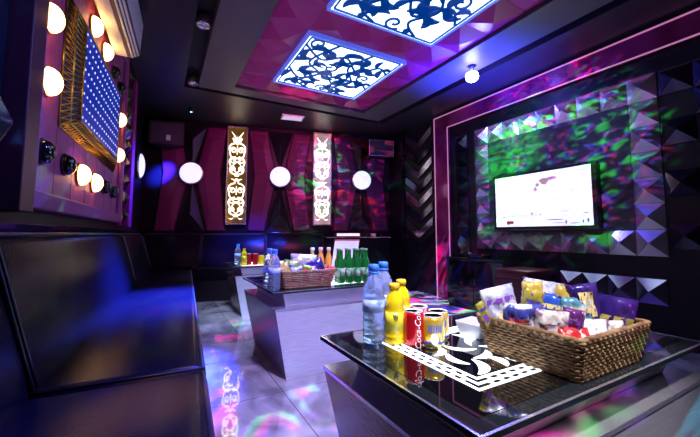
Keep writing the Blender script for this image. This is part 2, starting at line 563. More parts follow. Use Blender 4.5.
# ceiling: outer ring, slot, island with a tray
ix0, ix1, iy1, iy0 = 0.30, 2.66, 3.93, -1.2     # island
sw = 0.13                                        # slot width
tx0, ty1, cell = 0.65, 3.75, 0.33                # tray grid
tx1 = tx0 + 5 * cell
ty0 = ty1 - 14 * cell
bm = B()
box(bm, (-0.9, YF, CZ), (ix0 - sw, 5.8, CZ + 0.1))
box(bm, (ix1 + sw, YF, CZ), (3.4, 5.8, CZ + 0.1))
box(bm, (ix0 - sw, iy1 + sw, CZ), (ix1 + sw, 5.8, CZ + 0.1))
box(bm, (ix0 - sw, YF, CZ), (ix1 + sw, iy0 - sw, CZ + 0.1))
structure(obj('ceiling', bm, 'ceiling'))
bm = B()
box(bm, (ix0 - sw - 0.02, iy0 - sw - 0.02, CZ + 0.08), (ix1 + sw + 0.02, iy1 + sw + 0.02, CZ + 0.12))
structure(obj('trim_1', bm, 'slot'))
bm = B()
box(bm, (ix0, iy0, CZ - 0.02), (tx0, iy1, CZ + 0.08))
box(bm, (tx1, iy0, CZ - 0.02), (ix1, iy1, CZ + 0.08))
box(bm, (tx0, ty1, CZ - 0.02), (tx1, iy1, CZ + 0.08))
box(bm, (tx0, iy0, CZ - 0.02), (tx1, max(ty0, iy0), CZ + 0.08))
structure(obj('trim_2', bm, 'ceiling_island'))
# magenta quilted pyramids, open where the lit panels sit (cells 1..3 in x; rows 1-3, 5-7, 9-11)
bm = B()
for i in range(5):
    for j in range(14):
        if i in (1, 2, 3) and j in (1, 2, 3, 5, 6, 7, 9, 10, 11):
            continue
        x0 = tx0 + i * cell
        y1 = ty1 - j * cell
        y0 = y1 - cell
        z = CZ + 0.015
        c = [bm.verts.new(p) for p in ((x0, y0, z), (x0 + cell, y0, z), (x0 + cell, y1, z), (x0, y1, z))]
        a = bm.verts.new((x0 + cell / 2, y0 + cell / 2, z - 0.05))
        for k in range(4):
            bm.faces.new((c[k], c[(k + 1) % 4], a))
structure(obj('trim_3', bm, 'magenta', fix=False))


# lit ceiling panels with leafy scrollwork
def spiral(cx, cy, r0, r1, a0, turns, n=26, flip=1):
    out = []
    for i in range(n):
        s = i / (n - 1)
        r = r0 + (r1 - r0) * s
        a = a0 + flip * turns * 2 * PI * s
        out.append((cx + r * math.cos(a), cy + r * math.sin(a)))
    return out


def arc_pts(x0, y0, x1, y1, bulge, n=12):
    mx, my = (x0 + x1) / 2, (y0 + y1) / 2
    dx, dy = x1 - x0, y1 - y0
    out = []
    for i in range(n):
        s = i / (n - 1)
        k = 4 * s * (1 - s) * bulge
        out.append((x0 + dx * s - dy * k, y0 + dy * s + dx * k))
    return out


def leafy(bm, S, fn, t0, t1, seed):
    r = random.Random(seed)
    # meandering vines with fat curled leaves on both sides
    stems = [
        [(-0.48, -0.36), (-0.25, -0.18), (-0.05, -0.32), (0.18, -0.12), (0.34, -0.3), (0.48, -0.22)],
        [(-0.48, 0.1), (-0.3, 0.28), (-0.1, 0.08), (0.1, 0.26), (0.3, 0.06), (0.48, 0.2)],
        [(-0.2, -0.48), (-0.34, -0.1), (-0.16, 0.1), (-0.3, 0.36), (-0.12, 0.48)],
        [(0.16, -0.48), (0.06, -0.16), (0.24, 0.12), (0.12, 0.34), (0.3, 0.48)],
    ]
    for st in stems:
        pts = []
        for a, b, c, d in zip([st[0]] + st, st, st[1:], st[2:] + [st[-1]]):
            for k in range(8):
                s = k / 8
                f = [(-s ** 3 + 2 * s ** 2 - s) / 2, (3 * s ** 3 - 5 * s ** 2 + 2) / 2, (-3 * s ** 3 + 4 * s ** 2 + s) / 2, (s ** 3 - s ** 2) / 2]
                pts.append((S * sum(f[q] * P[0] for q, P in enumerate((a, b, c, d))), S * sum(f[q] * P[1] for q, P in enumerate((a, b, c, d)))))
        ribbon(bm, pts, 0.024 * S, fn, t0, t1)
        for k in range(3, len(pts) - 3, 4):
            x, y = pts[k]
            dx, dy = pts[k + 1][0] - x, pts[k + 1][1] - y
            a = math.atan2(dy, dx)
            for sgn in (-1, 1):
                if r.random() < 0.25:
                    continue
                aa = a + sgn * r.uniform(0.6, 1.2)
                ln = S * r.uniform(0.13, 0.2)
                x1, y1 = x + ln * math.cos(aa), y + ln * math.sin(aa)
                lim = 0.475 * S
                x1 = max(-lim, min(lim, x1))
                y1 = max(-lim, min(lim, y1))
                ribbon(bm, arc_pts(x, y, x1, y1, sgn * r.uniform(0.15, 0.35)), S * r.uniform(0.05, 0.085), fn, t0, t1, True)
    for sx, sy in ((-0.1, -0.06), (0.32, -0.02), (0.02, 0.4), (-0.38, -0.42)):
        ribbon(bm, spiral(sx * S, sy * S, 0.085 * S, 0.015 * S, r.uniform(0, 6), 1.2), 0.022 * S, fn, t0, t1)


labels = ['square leafy light panel over the far tables in the magenta ceiling tray, seen whole',
          'square leafy light panel cut by the top edge of the picture, beside the blue lamp',
          'square leafy light panel over the camera end of the ceiling tray']
for k, j in enumerate((1, 5)):
    xc = tx0 + 2.5 * cell
    yc = ty1 - (j + 1.5) * cell
    t = thing('ceiling_light_panel', labels[k], 'ceiling light', (xc, yc, CZ - 0.022), 0, 'leafy light panels in the ceiling')
    h = 0.495
    bm = B()
    box(bm, (-h + 0.02, -h + 0.02, 0.01), (h - 0.02, h - 0.02, 0.05))
    obj('diffuser', bm, 'ceil_lit', t)
    bm = B()
    for a in ((-h, -h, -h + 0.02, h), (h - 0.02, -h, h, h), (-h + 0.02, -h, h - 0.02, -h + 0.02), (-h + 0.02, h - 0.02, h - 0.02, h)):
        box(bm, (a[0], a[1], 0.0), (a[2], a[3], 0.055))
    obj('panel_frame', bm, 'panel_frame', t)
    bm = B()
    leafy(bm, 0.95, lambda u, v, q: (u, v, q), 0.001, 0.011, 11 + k)
    for a in ((-0.455, -0.455, -0.455, 0.455), (0.455, -0.455, 0.455, 0.455), (-0.455, -0.455, 0.455, -0.455), (-0.455, 0.455, 0.455, 0.455)):
        ribbon(bm, [(a[0], a[1]), (a[2], a[3])], 0.014, lambda u, v, q: (u, v, q), 0.001, 0.011)
    obj('leaf_scrollwork', bm, 'scroll_blue', t)

# downlights in the slot
for k, (x, y) in enumerate(((0.232, 2.75), (0.245, 3.93 - 0.02))):
    t = thing('downlight', ['round unlit chrome downlight in the ceiling slot, nearer the camera', 'round unlit chrome downlight at the far corner of the ceiling slot'][k], 'downlight', (x, y, CZ + 0.02), 0, 'downlights in the ceiling slot')
    bm = B()
    lathe(bm, [(0.035, 0.055), (0.05, 0.055), (0.055, -0.02), (0.05, -0.03), (0.036, -0.03), (0.03, 0.03)], 24)
    obj('housing', bm, 'silver', t)
    bm = B()
    lathe(bm, [(0.034, -0.018), (0.0, -0.024)], 20)
    obj('lens', bm, 'white', t)
t = thing('spot_lamp', 'small round ceiling spot with a green glint before the far wall', 'spot lamp', (0.29, 4.72, CZ - 0.03))
bm = B()
lathe(bm, [(0.035, 0.03), (0.035, 0.0), (0.025, -0.02), (0.0, -0.02)], 16)
obj('housing', bm, 'black_plastic', t)
bm = B()
lathe(bm, [(0.014, -0.021), (0.0, -0.026)], 12)
obj('lens', bm, mat('green_lens', (0.2, 0.9, 0.6), 0.3, emit=(0.2, 1.0, 0.7), es=4), t)
# vent
t = thing('ceiling_vent', 'white square air vent in the dark ceiling near the far wall', 'ceiling vent', (1.55, 4.42, CZ - 0.012), R(-10))
bm = B()
box(bm, (-0.15, -0.1, 0), (0.15, -0.08, 0.012)); box(bm, (-0.15, 0.08, 0), (0.15, 0.1, 0.012)); box(bm, (-0.15, -0.08, 0), (-0.13, 0.08, 0.012)); box(bm, (0.13, -0.08, 0), (0.15, 0.08, 0.012))
obj('vent_frame', bm, 'white', t)
bm = B()
for k in range(6):
    y = -0.07 + k * 0.028
    box(bm, (-0.13, y, 0.002), (0.13, y + 0.017, 0.009))
obj('vent_slats', bm, mat('vent_lilac_glow', (0.75, 0.75, 0.85), 0.4, emit=(0.5, 0.5, 0.65), es=0.6), t)  # slat brightness painted as emission; the vent is no lamp
# party lamp
t = thing('party_lamp', 'glaring blue-white party lamp under the ceiling near the screen wall', 'party lamp', (2.54, 2.16, CZ - 0.02))
bm = B()
lathe(bm, [(0.045, 0.02), (0.045, 0.0), (0.02, -0.01), (0.016, -0.06), (0.0, -0.06)], 24)
obj('lamp_base', bm, 'black_plastic', t)
bm = B()
lathe(bm, [(0.0, -0.055), (0.03, -0.06), (0.052, -0.075), (0.06, -0.10), (0.052, -0.13), (0.03, -0.148), (0.0, -0.154)], 24)
obj('lamp_dome', bm, mat('party_dome', (0.6, 0.6, 1), 0.3, emit=(0.12, 0.13, 1.0), es=160), t)

# ------------------------------------------------------------------ left wall
# blue tufted leather section nearest the camera
bm = B()
for j in range(5):
    for k in range(3):
        y0, z0 = -1.82 + j * 0.42, 0.88 + k * 0.52
        y1, z1 = y0 + 0.42, z0 + 0.52
        c = [(0.01, y0, (z0 + z1) / 2), (0.01, (y0 + y1) / 2, z0), (0.01, y1, (z0 + z1) / 2), (0.01, (y0 + y1) / 2, z1)]
        vs = [bm.verts.new(p) for p in c]
        a = bm.verts.new((0.13, (y0 + y1) / 2, (z0 + z1) / 2))
        for q in range(4):
            bm.faces.new((vs[q], vs[(q + 1) % 4], a))
box(bm, (0.0, -1.7, 0.86), (0.012, 0.30, 2.44))
o = obj('trim_4', bm, 'leather_wall', bevel=0.012, seg=3)
o.location = LO
o.rotation_euler = (0, 0, LROT)
structure(o)

# rose lacquer frame with bulbs
FR = thing('lacquer_wall_frame', 'big rose lacquer wall frame with a raised border behind the bulbs and light board', 'wall panel', LW(0, 0), LROT)
fy0, fy1, fz0, fz1 = 0.44, 2.35, 0.927, 2.42
boxo('backing', (0.001, fy0, fz0), (0.025, fy1, fz1), 'rose_panel', FR)
bm = B()
bw = 0.075
for (a, b_, c, d) in ((fy0, fz0, fy1, fz0 + bw), (fy0, fz1 - bw, fy1, fz1), (fy0, fz0 + bw, fy0 + bw, fz1 - bw), (fy1 - bw, fz0 + bw, fy1, fz1 - bw)):
    box(bm, (0.025, a, b_), (0.05, c, d))
obj('border', bm, 'rose_edge', FR, 0.008)
boxo('side_board', (0.001, fy0 - 0.12, fz0 - 0.02), (0.07, fy0 - 0.002, fz1), 'dark_red', FR, 0.004)
bm = B()
for k in range(1, 7):
    y = fy0 + bw + k * 0.255
    box(bm, (0.0252, y, fz0 + bw), (0.0262, y + 0.004, fz1 - bw))
obj('panel_seams', bm, 'dark_red', FR)
# blue mesh column and magenta trims beyond the frame
bm = B()
for k in range(9):
    z0 = 0.93 + k * 0.165
    y0, y1 = 2.42, 2.85
    c = [bm.verts.new(p) for p in ((0.01, y0, z0), (0.01, y1, z0), (0.01, y1, z0 + 0.165), (0.01, y0, z0 + 0.165))]
    a = bm.verts.new((0.07, (y0 + y1) / 2, z0 + 0.08))
    for q in range(4):
        bm.faces.new((c[q], c[(q + 1) % 4], a))
o = obj('trim_5', bm, 'leather_wall', fix=False)
o.location = LO; o.rotation_euler = (0, 0, LROT); structure(o)
bm = B()
box(bm, (0, 2.355, 0.9), (0.05, 2.415, 2.44)); box(bm, (0, 2.86, 0.9), (0.05, 3.02, 2.44))
o = obj('trim_6', bm, 'magenta', bevel=0.008)
o.location = LO; o.rotation_euler = (0, 0, LROT); structure(o)

# light board: raised frustum frame of gold mesh with a blue LED face
LB = thing('led_light_board', 'hanging light board with gold mesh sides and a blue dotted face', 'light board', LW(0, 0, 0.0255), LROT)
oy0, oy1, oz0, oz1 = 0.78, 2.07, 1.325, 1.975
iy0_, iy1_, iz0, iz1 = 0.88, 1.86, 1.385, 1.88
dd = 0.055
bm = B()
O4 = [(oy0, oz0), (oy1, oz0), (oy1, oz1), (oy0, oz1)]
I4 = [(iy0_, iz0), (iy1_, iz0), (iy1_, iz1), (iy0_, iz1)]
vo = [bm.verts.new((0.0, *p)) for p in O4]
vi = [bm.verts.new((dd, *p)) for p in I4]
for k in range(4):
    bm.faces.new((vo[k], vo[(k + 1) % 4], vi[(k + 1) % 4], vi[k]))
bm.faces.new(list(reversed(vo)))
obj('mesh_backing', bm, 'mesh_back', LB)
bm = B()


def lerp(a, b, s):
    return a + (b - a) * s


for k in range(4):
    a0, a1 = Vector((0.003, *O4[k])), Vector((0.003, *O4[(k + 1) % 4]))
    b0, b1 = Vector((dd + 0.003, *I4[k])), Vector((dd + 0.003, *I4[(k + 1) % 4]))
    n = 34 if k in (0, 2) else 20
    for s in range(n + 1):
        s0 = s / n
        for sh in (0.045, -0.045):
            s1 = min(1, max(0, s0 + sh))
            tube(bm, [a0.lerp(a1, s0), b0.lerp(b1, s1)], 0.0032, 4)
    for s in (0.0, 0.5, 1.0):
        tube(bm, [a0.lerp(b0, s), a1.lerp(b1, s)], 0.004, 4)
obj('gold_mesh', bm, 'gold_mesh', LB)
bm = B()
box(bm, (dd - 0.01, iy0_, iz0), (dd + 0.001, iy1_, iz1))
obj('blue_face', bm, 'board_blue', LB)
bm = B()
ny, nz_ = 16, 8
for a in range(ny):
    for b_ in range(nz_):
        y = iy0_ + 0.035 + a * (iy1_ - iy0_ - 0.07) / (ny - 1)
        z = iz0 + 0.03 + b_ * (iz1 - iz0 - 0.06) / (nz_ - 1)
        lo, hi = (dd, y - 0.005, z - 0.005), (dd + 0.003, y + 0.005, z + 0.005)
        box(bm, lo, hi)
o = obj('led_dots', bm, 'led', LB)
o['kind'] = 'stuff'


def bulb(y, z, lit, label, grp):
    t = thing('wall_bulb' if lit else 'black_wall_dome', label, 'wall lamp', LW(y, z, 0.026), LROT, grp)
    rb = 0.058 if lit else 0.05
    bm = B()
    lathe(bm, [(0.0, 0.0), (rb * 1.08, 0.0), (rb * 1.08, 0.008), (rb * 0.9, 0.012), (0, 0.012)], 24)
    bm.transform(Matrix.Rotation(R(90), 4, 'Y'))
    obj('collar', bm, 'gold_mesh' if lit else 'black_plastic', t)
    bm = B()
    prof = [(rb * math.cos(a), 0.01 + rb * 0.8 * math.sin(a)) for a in [R(q) for q in range(0, 91, 10)]]
    prof[-1] = (0, prof[-1][1])
    lathe(bm, prof, 24)
    bm.transform(Matrix.Rotation(R(90), 4, 'Y'))
    obj('dome', bm, 'bulb' if lit else 'black_gloss', t)
    return t


bulb(0.57, 1.72, True, 'upper glowing bulb at the near edge of the rose frame', 'glowing wall bulbs')
bulb(0.60, 1.461, True, 'lower glowing bulb at the near edge of the rose frame', 'glowing wall bulbs')
bulb(0.60, 1.165, False, 'black glossy dome closest to the camera, under the near glowing bulbs', 'black wall domes')
bulb(0.893, 1.165, False, 'black glossy dome between its larger neighbour and the bottom glowing bulbs', 'black wall domes')
bulb(1.146, 1.156, True, 'bottom-row glowing bulb under the light board, next to a black dome nearer the camera', 'glowing wall bulbs')
bulb(1.452, 1.153, True, 'bottom-row glowing bulb under the light board, farther one of the touching pair', 'glowing wall bulbs')
bulb(1.75, 1.165, False, 'black dome in the bottom row just past the pair of glowing bulbs', 'black wall domes')
bulb(2.05, 1.163, False, 'black dome at the far bottom corner of the rose frame', 'black wall domes')
bulb(2.19, 1.789, True, 'glowing bulb high on the far edge of the rose frame', 'glowing wall bulbs')
bulb(2.19, 1.488, True, 'glowing bulb low on the far edge of the rose frame', 'glowing wall bulbs')
bulb(1.224, 2.06, True, 'top-row glowing bulb under the air conditioner, nearer the camera', 'glowing wall bulbs')
bulb(1.54, 2.06, True, 'top-row glowing bulb under the far end of the air conditioner', 'glowing wall bulbs')
bulb(0.84, 2.08, False, 'black glossy dome above the light board at the top edge of the picture', 'black wall domes')
bulb(1.87, 2.06, False, 'black dome in the top row just past the air conditioner', 'black wall domes')
bulb(2.12, 2.04, False, 'black dome at the far end of the top row', 'black wall domes')

# air conditioner
AC = thing('air_conditioner', 'white wall air conditioner above the bulbs, with dark louvre slots', 'air conditioner', LW(0.75, 2.12, 0.06), LROT)
bm = B()
prof = [(0, 0.0), (0.10, 0.0), (0.155, 0.03), (0.17, 0.28), (0.0, 0.28)]
profile_y(bm, prof, 0.05, 0.95)
obj('body', bm, 'ac_white', AC, 0.02, 3)
bm = B()
profile_y(bm, [(0.06, -0.004), (0.102, -0.005), (0.161, 0.028), (0.161, 0.04), (0.06, 0.02)], 0.08, 0.92)
obj('outlet', bm, 'ac_dark', AC)
for k in range(3):
    bm = B()
    x = 0.108 + k * 0.017
    z = -0.004 + k * 0.0105
    box(bm, (x, 0.08, z - 0.004), (x + 0.012, 0.92, z + 0.006))
    obj('louvre', bm, 'ac_white', AC, 0.002)
bm = B()
box(bm, (0.012, 0.08, -0.008), (0.085, 0.92, -0.001))
obj('air_flap', bm, 'ac_white', AC, 0.003)


# ------------------------------------------------------------------ round wall lamps
def disc_lamp(loc, rot, label):
    t = thing('round_wall_lamp', label, 'wall lamp', loc, rot, 'round wall lamps')
    bm = B()
    lathe(bm, [(0.0, 0.0), (0.165, 0.0), (0.165, 0.02), (0.15, 0.03), (0.14, 0.03)], 36)
    bm.transform(Matrix.Rotation(R(90), 4, 'Y'))
    obj('lamp_ring', bm, 'silver', t)
    bm = B()
    prof = [(0.148 * math.cos(R(q)), 0.026 + 0.05 * math.sin(R(q))) for q in range(0, 91, 10)]
    prof[-1] = (0, prof[-1][1])
    lathe(bm, prof, 36)
    bm.transform(Matrix.Rotation(R(90), 4, 'Y'))
    obj('lamp_shade', bm, 'disc_lit', t)


WX = [-0.645, 0.59, 1.875]
for k, y in enumerate(WX):
    disc_lamp(BW(y, 1.69, 0.085), BROT, ['round lamp on the far wall near the corner, below the speaker',
                                         'round lamp on the far wall between the two tall gold light panels',
                                         'round lamp on the far wall by the small framed box'][k])
disc_lamp(LW(3.62, 1.66, 0.01), LROT, 'round lamp on the side wall beyond the rose frame')

# ------------------------------------------------------------------ back wall padding
zt, zb, zm = 2.40, 0.86, 1.69
for k, yc in enumerate(WX):
    # wine wings
    t = thing('padded_wall_panel', ['wine and black padded wall bay around the lamp near the corner',
                                    'wine and black padded wall bay between the two tall light panels',
                                    'wine and black padded wall bay beside the dark end of the wall'][k], 'wall panel', BW(yc), BROT, 'padded wall bays')
    for s in (-1, 1):
        bm = B()
        wo = 0.47
        P = [(0.045 * s, zm), (0.20 * s, zt), (wo * s, zt), ((wo - 0.09) * s, zm), (wo * s, zb), (0.22 * s, zb)]
        back = [bm.verts.new((0.001, p[0], p[1])) for p in P]
        mid = [bm.verts.new((0.045, lerp(p[0], 0.24 * s, 0.08), lerp(p[1], zm, 0.025))) for p in P]
        n = len(P)
        for q in range(n):
            bm.faces.new((back[q], back[(q + 1) % n], mid[(q + 1) % n], mid[q]))
        ridge_t = bm.verts.new((0.065, 0.25 * s, lerp(zm, zt, 0.62)))
        ridge_b = bm.verts.new((0.065, 0.25 * s, lerp(zm, zb, 0.62)))
        rm = bm.verts.new((0.068, 0.17 * s, zm))
        bm.faces.new((mid[0], mid[1], ridge_t)); bm.faces.new((mid[1], mid[2], ridge_t))
        bm.faces.new((mid[2], mid[3], ridge_t)); bm.faces.new((mid[3], rm, ridge_t)); bm.faces.new((rm, mid[0], ridge_t))
        bm.faces.new((mid[3], mid[4], ridge_b)); bm.faces.new((mid[4], mid[5], ridge_b))
        bm.faces.new((mid[5], mid[0], ridge_b)); bm.faces.new((mid[0], rm, ridge_b)); bm.faces.new((rm, mid[3], ridge_b))
        obj('wine_pad', bm, 'wine', t, 0.006)
    for (za, zc) in ((zt, zm + 0.1), (zb, zm - 0.1)):
        bm = B()
        b4 = [(0.001, -0.19, za), (0.001, 0.19, za), (0.001, 0.0, zc)]
        vs = [bm.verts.new(p) for p in b4]
        a = bm.verts.new((0.08, 0, lerp(za, zc, 0.35)))
        for q in range(3):
            bm.faces.new((vs[q], vs[(q + 1) % 3], a))
        bm.faces.new(vs)
        obj('black_pad', bm, 'black_pad', t, 0.004)


# ------------------------------------------------------------------ tall ornamental light panels
def filigree(bm, fn, t0, t1):
    # symmetric scrolls, u in -0.145..0.145, v in 0..1.45
    def both(pts, wd, taper=False):
        wd *= 0.72
        ribbon(bm, pts, wd, fn, t0, t1, taper)
        ribbon(bm, [(-p[0], p[1]) for p in pts], wd, fn, t0, t1, taper)
    for k, v0 in enumerate((0.14, 0.74)):
        both(arc_pts(0.0, v0, 0.085, v0 + 0.12, -0.35), 0.022)
        both(arc_pts(0.085, v0 + 0.12, 0.02, v0 + 0.26, -0.35), 0.022)
        both(spiral(0.052, v0 + 0.08, 0.042, 0.012, -1.2, 1.3), 0.014)
        both(spiral(0.055, v0 + 0.20, 0.045, 0.012, 2.5, 1.2, flip=-1), 0.014)
        both(arc_pts(0.0, v0 + 0.24, 0.10, v0 + 0.33, -0.3), 0.022)
        both(arc_pts(0.10, v0 + 0.33, 0.02, v0 + 0.47, -0.3), 0.022)
        both(spiral(0.055, v0 + 0.36, 0.045, 0.012, 0.5, 1.3), 0.016)
        both(arc_pts(0.02, v0 + 0.47, 0.075, v0 + 0.53, 0.25), 0.02, True)
        both(arc_pts(0.0, v0 + 0.30, 0.0001, v0 + 0.42, 0.0), 0.010)
        both(arc_pts(0.0, v0 + 0.02, 0.03, v0 + 0.2, 0.4), 0.014)
        ribbon(bm, [(-0.03, v0 - 0.015), (0.03, v0 - 0.015)], 0.024, fn, t0, t1)
    both([(0.02, 1.22), (0.03, 1.30), (0.085, 1.38)], 0.024, True)
    both([(0.0, 1.18), (0.05, 1.24), (0.06, 1.3)], 0.02, True)
    both([(0.03, 0.10), (0.06, 0.08), (0.1, 0.09)], 0.02, True)
    poly_prism(bm, [(0.02 * math.cos(a * PI / 4), 0.66 + 0.02 * math.sin(a * PI / 4)) for a in range(8)], fn, t0, t1)
    poly_prism(bm, [(0.0, 1.2), (0.022, 1.25), (0.0, 1.31), (-0.022, 1.25)], fn, t0, t1)


for k, y in enumerate((-0.035, 1.24)):
    t = thing('ornament_light_panel', ['tall framed light panel with gold filigree, nearer the corner speaker', 'tall framed light panel with white filigree, between lamps on the far wall'][k], 'light panel', BW(y, 0.965, 0.0), BROT, 'tall filigree light panels')
    W2, H = 0.145, 1.46
    bm = B()
    for a in ((-W2, 0, W2, 0.018), (-W2, H - 0.018, W2, H), (-W2, 0.018, -W2 + 0.018, H - 0.018), (W2 - 0.018, 0.018, W2, H - 0.018)):
        box(bm, (0.0, a[0], a[1]), (0.075, a[2], a[3]))
    obj('frame', bm, 'silver', t, 0.003)
    boxo('mirror_back', (0.0, -W2 + 0.018, 0.018), (0.045, W2 - 0.018, H - 0.018), ['gold_mirror', 'silver_mirror'][k], t)
    bm = B()
    filigree(bm, lambda u, v, q: (q, u, v), 0.045, 0.062)
    obj('filigree', bm, ['filigree', 'filigree2'][k], t)
    pl = BW(y, 1.7, 0.25)
    0 and area('ornament_glow', pl, BW(y, 1.7, 1.5), [(1.0, 0.8, 0.5), (1.0, 0.92, 0.8)][k], 0.6, 0.2, 1.3)

# speakers on the far wall
def speaker(y, z, sx, sy, sz, label, m1, tilt=0):
    t = thing('wall_speaker', label, 'speaker', BW(y, z, 0.0), BROT)
    bm = B()
    poly_prism(bm, [(0.09, -sy / 2 * 0.85), (0.09 + sx, -sy / 2), (0.09 + sx, sy / 2), (0.09, sy / 2 * 0.85)], lambda u, v, h: (u, v, h), -sz / 2, sz / 2)
    obj('cabinet', bm, 'black_plastic', t, 0.008)
    boxo('grille', (0.09 + sx, -sy / 2 + 0.02, -sz / 2 + 0.02), (0.10 + sx, sy / 2 - 0.02, sz / 2 - 0.02), 'grille', t)
    bm = B()
    f = 0.014
    for a in ((-sy / 2, -sz / 2, sy / 2, -sz / 2 + f), (-sy / 2, sz / 2 - f, sy / 2, sz / 2), (-sy / 2, -sz / 2 + f, -sy / 2 + f, sz / 2 - f), (sy / 2 - f, -sz / 2 + f, sy / 2, sz / 2 - f)):
        box(bm, (0.09 + sx, a[0], a[1]), (0.104 + sx, a[2], a[3]))
    obj('front_trim', bm, m1, t)
    boxo('bracket', (0.0, -0.03, -0.03), (0.095, 0.03, 0.03), 'black_plastic', t)
    return t


sp = speaker(-0.93, 2.19, 0.2, 0.42, 0.30, 'black box speaker high in the far corner beside the side wall', 'steel_dark')
bm = B()
box(bm, (0.3, 0.0, -0.10), (0.308, 0.05, -0.03))
obj('badge', bm, 'white', sp)
speaker(2.17, 2.2, 0.12, 0.42, 0.26, 'dark speaker with silver edging high on the far wall by the chevron mirrors', 'silver')
# band of LED edge over the far seat, and dark ledge on the right part
SH = thing('wall_shelf', 'thin dark shelf along the far wall behind the beer bottles', 'shelf', BW(0, 0.77, 0), BROT)
boxo('board', (0.002, 1.27, 0.0), (0.22, 2.32, 0.018), 'black_gloss', SH, 0.003)
boxo('edge_strip', (0.22, 1.27, 0.003), (0.224, 2.32, 0.015), 'silver', SH)
PL = thing('lit_player', 'long white-lit audio box lying on the thin wall shelf', 'audio player', BW(1.62, 0.788, 0.06), BROT)
boxo('case', (0, -0.2, 0), (0.12, 0.22, 0.06), 'black_plastic', PL, 0.004)
boxo('display', (0.12, -0.17, 0.012), (0.123, 0.19, 0.05), mat('display_white', (0.8, 0.8, 0.85), 0.3, emit=(0.85, 0.8, 0.95), es=0.8), PL)
for k, (y, wd) in enumerate(((1.93, 0.06), (2.05, 0.09), (2.18, 0.04))):
    t = tag(boxo('karaoke_remote', (0.08, y - wd / 2, 0.788), (0.16, y + wd / 2, 0.788 + 0.05), ['dark_red', 'silver', 'black_gloss'][k], None, 0.008),
            ['small dark red box on the wall shelf next to the lit player', 'small silver box on the wall shelf, middle of three', 'small black box at the far end of the wall shelf'][k], 'small device')
    t.location = BO
    t.rotation_euler = (0, 0, BROT)


# ------------------------------------------------------------------ sofas
def seat_part(name, x0, x1, y0, y1, z0, z1, parent, m='leather', bev=0.035):
    bm = B()
    box(bm, (x0, y0, z0), (x1, y1, z1))
    return obj(name, bm, m, parent, bev, 4)


def sofa(origin, rot, label, ysegs, seat_segs, depth, name='leather_sofa', ztop=0.83):
    t = thing(name, label, 'sofa', origin, rot, 'black leather sofas along the walls')
    y0, y1 = seat_segs[0][0], seat_segs[-1][1]
    boxo('base', (0.03, y0 + 0.004, 0.0), (depth - 0.03, y1 - 0.004, 0.27), 'black_pad', t)
    for a, b_ in seat_segs:
        s = seat_part('seat_cushion', 0.17, depth, a + 0.004, b_ - 0.004, 0.255, 0.42, t)
        bm = B()
        zz, xx = 0.412, depth - 0.012
        tube(bm, [(0.2, a + 0.012, zz), (xx, a + 0.012, zz), (xx, b_ - 0.012, zz), (0.2, b_ - 0.012, zz)], 0.006, 8)
        obj('piping', bm, 'piping', s)
    for a, b_ in ysegs:
        bm = B()
        profile_y(bm, [(0.02, 0.10), (0.24, 0.38), (0.215, 0.5), (0.13, ztop - 0.03), (0.10, ztop), (0.02, ztop)], a + 0.004, b_ - 0.004)
        s = obj('backrest', bm, 'leather', t, 0.022, 4)
        bm = B()
        tube(bm, [(0.235, a + 0.01, 0.43), (0.215, a + 0.01, 0.5), (0.135, a + 0.01, ztop - 0.03), (0.11, a + 0.01, ztop + 0.0), (0.11, b_ - 0.01, ztop + 0.0), (0.135, b_ - 0.01, ztop - 0.03), (0.215, b_ - 0.01, 0.5), (0.235, b_ - 0.01, 0.43)], 0.006, 8)
        obj('piping', bm, 'piping', s)
    return t


sofa(LO, LROT, 'black leather sofa section nearest the camera, with a gold glint', [(-1.9, 0.0)], [(-1.9, 0.0)], 0.645)
sofa(LO, LROT, 'long black leather sofa section along the side wall, lit blue', [(0.004, 1.98), (1.98, 3.25)], [(0.004, 3.25)], 0.645)
t = sofa(BO, BROT, 'black leather sofa along the far wall behind the tables', [(-1.2, -0.47), (-0.47, 0.4), (0.4, 1.25)], [(-0.5, 1.25)], 0.72)
# ledge board between backrest and wall padding
bm = B()
box(bm, (0.0, -1.9, 0.835), (0.10, 4.2, 0.865))
o = obj('trim_7', bm, 'black_gloss', bevel=0.004); o.location = LO; o.rotation_euler = (0, 0, LROT); structure(o)
bm = B()
box(bm, (0.0, -1.2, 0.835), (0.10, 1.26, 0.86))
o = obj('trim_8', bm, 'black_gloss', bevel=0.004); o.location = BO; o.rotation_euler = (0, 0, BROT); structure(o)

# ------------------------------------------------------------------ right wall
rw = (3.3, 0, 0)


def rquad(bm, y0, z0, y1, z1, x0, x1):
    box(bm, (3.3 - x1, y0, z0), (3.3 - x0, y1, z1))


bm = B()
rquad(bm, 3.19, 0.0, 3.43, 2.41, 0.0, 0.05)
rquad(bm, -1.0, 2.23, 3.19, 2.41, 0.0, 0.05)
structure(obj('trim_9', bm, 'frame_mag', bevel=0.004))
bm = B()
rquad(bm, 3.425, 0.0, 3.437, 2.416, 0.05, 0.056)
rquad(bm, 3.184, 0.0, 3.196, 2.236, 0.05, 0.056)
rquad(bm, -1.0, 2.404, 3.425, 2.416, 0.05, 0.056)
rquad(bm, -1.0, 2.224, 3.184, 2.236, 0.05, 0.056)
structure(obj('trim_10', bm, 'pink_line'))

PW = 0.193
ty_0, ty_1 = 2.79 - 9 * PW, 2.79     # pyramid ring extents in Y
tz_1 = 2.08
PH = 0.203
tz_0 = tz_1 - 7 * PH
MB_ = thing('mirror_backing_panel', 'dark foil mirror panel behind the television, streaked with green light', 'wall panel', (3.3, 0, 0), 0)
boxo('foil_sheet', (-0.02, ty_0 + PW, tz_0 + PH), (-0.001, ty_1 - PW, tz_1 - PH), 'foil', MB_)


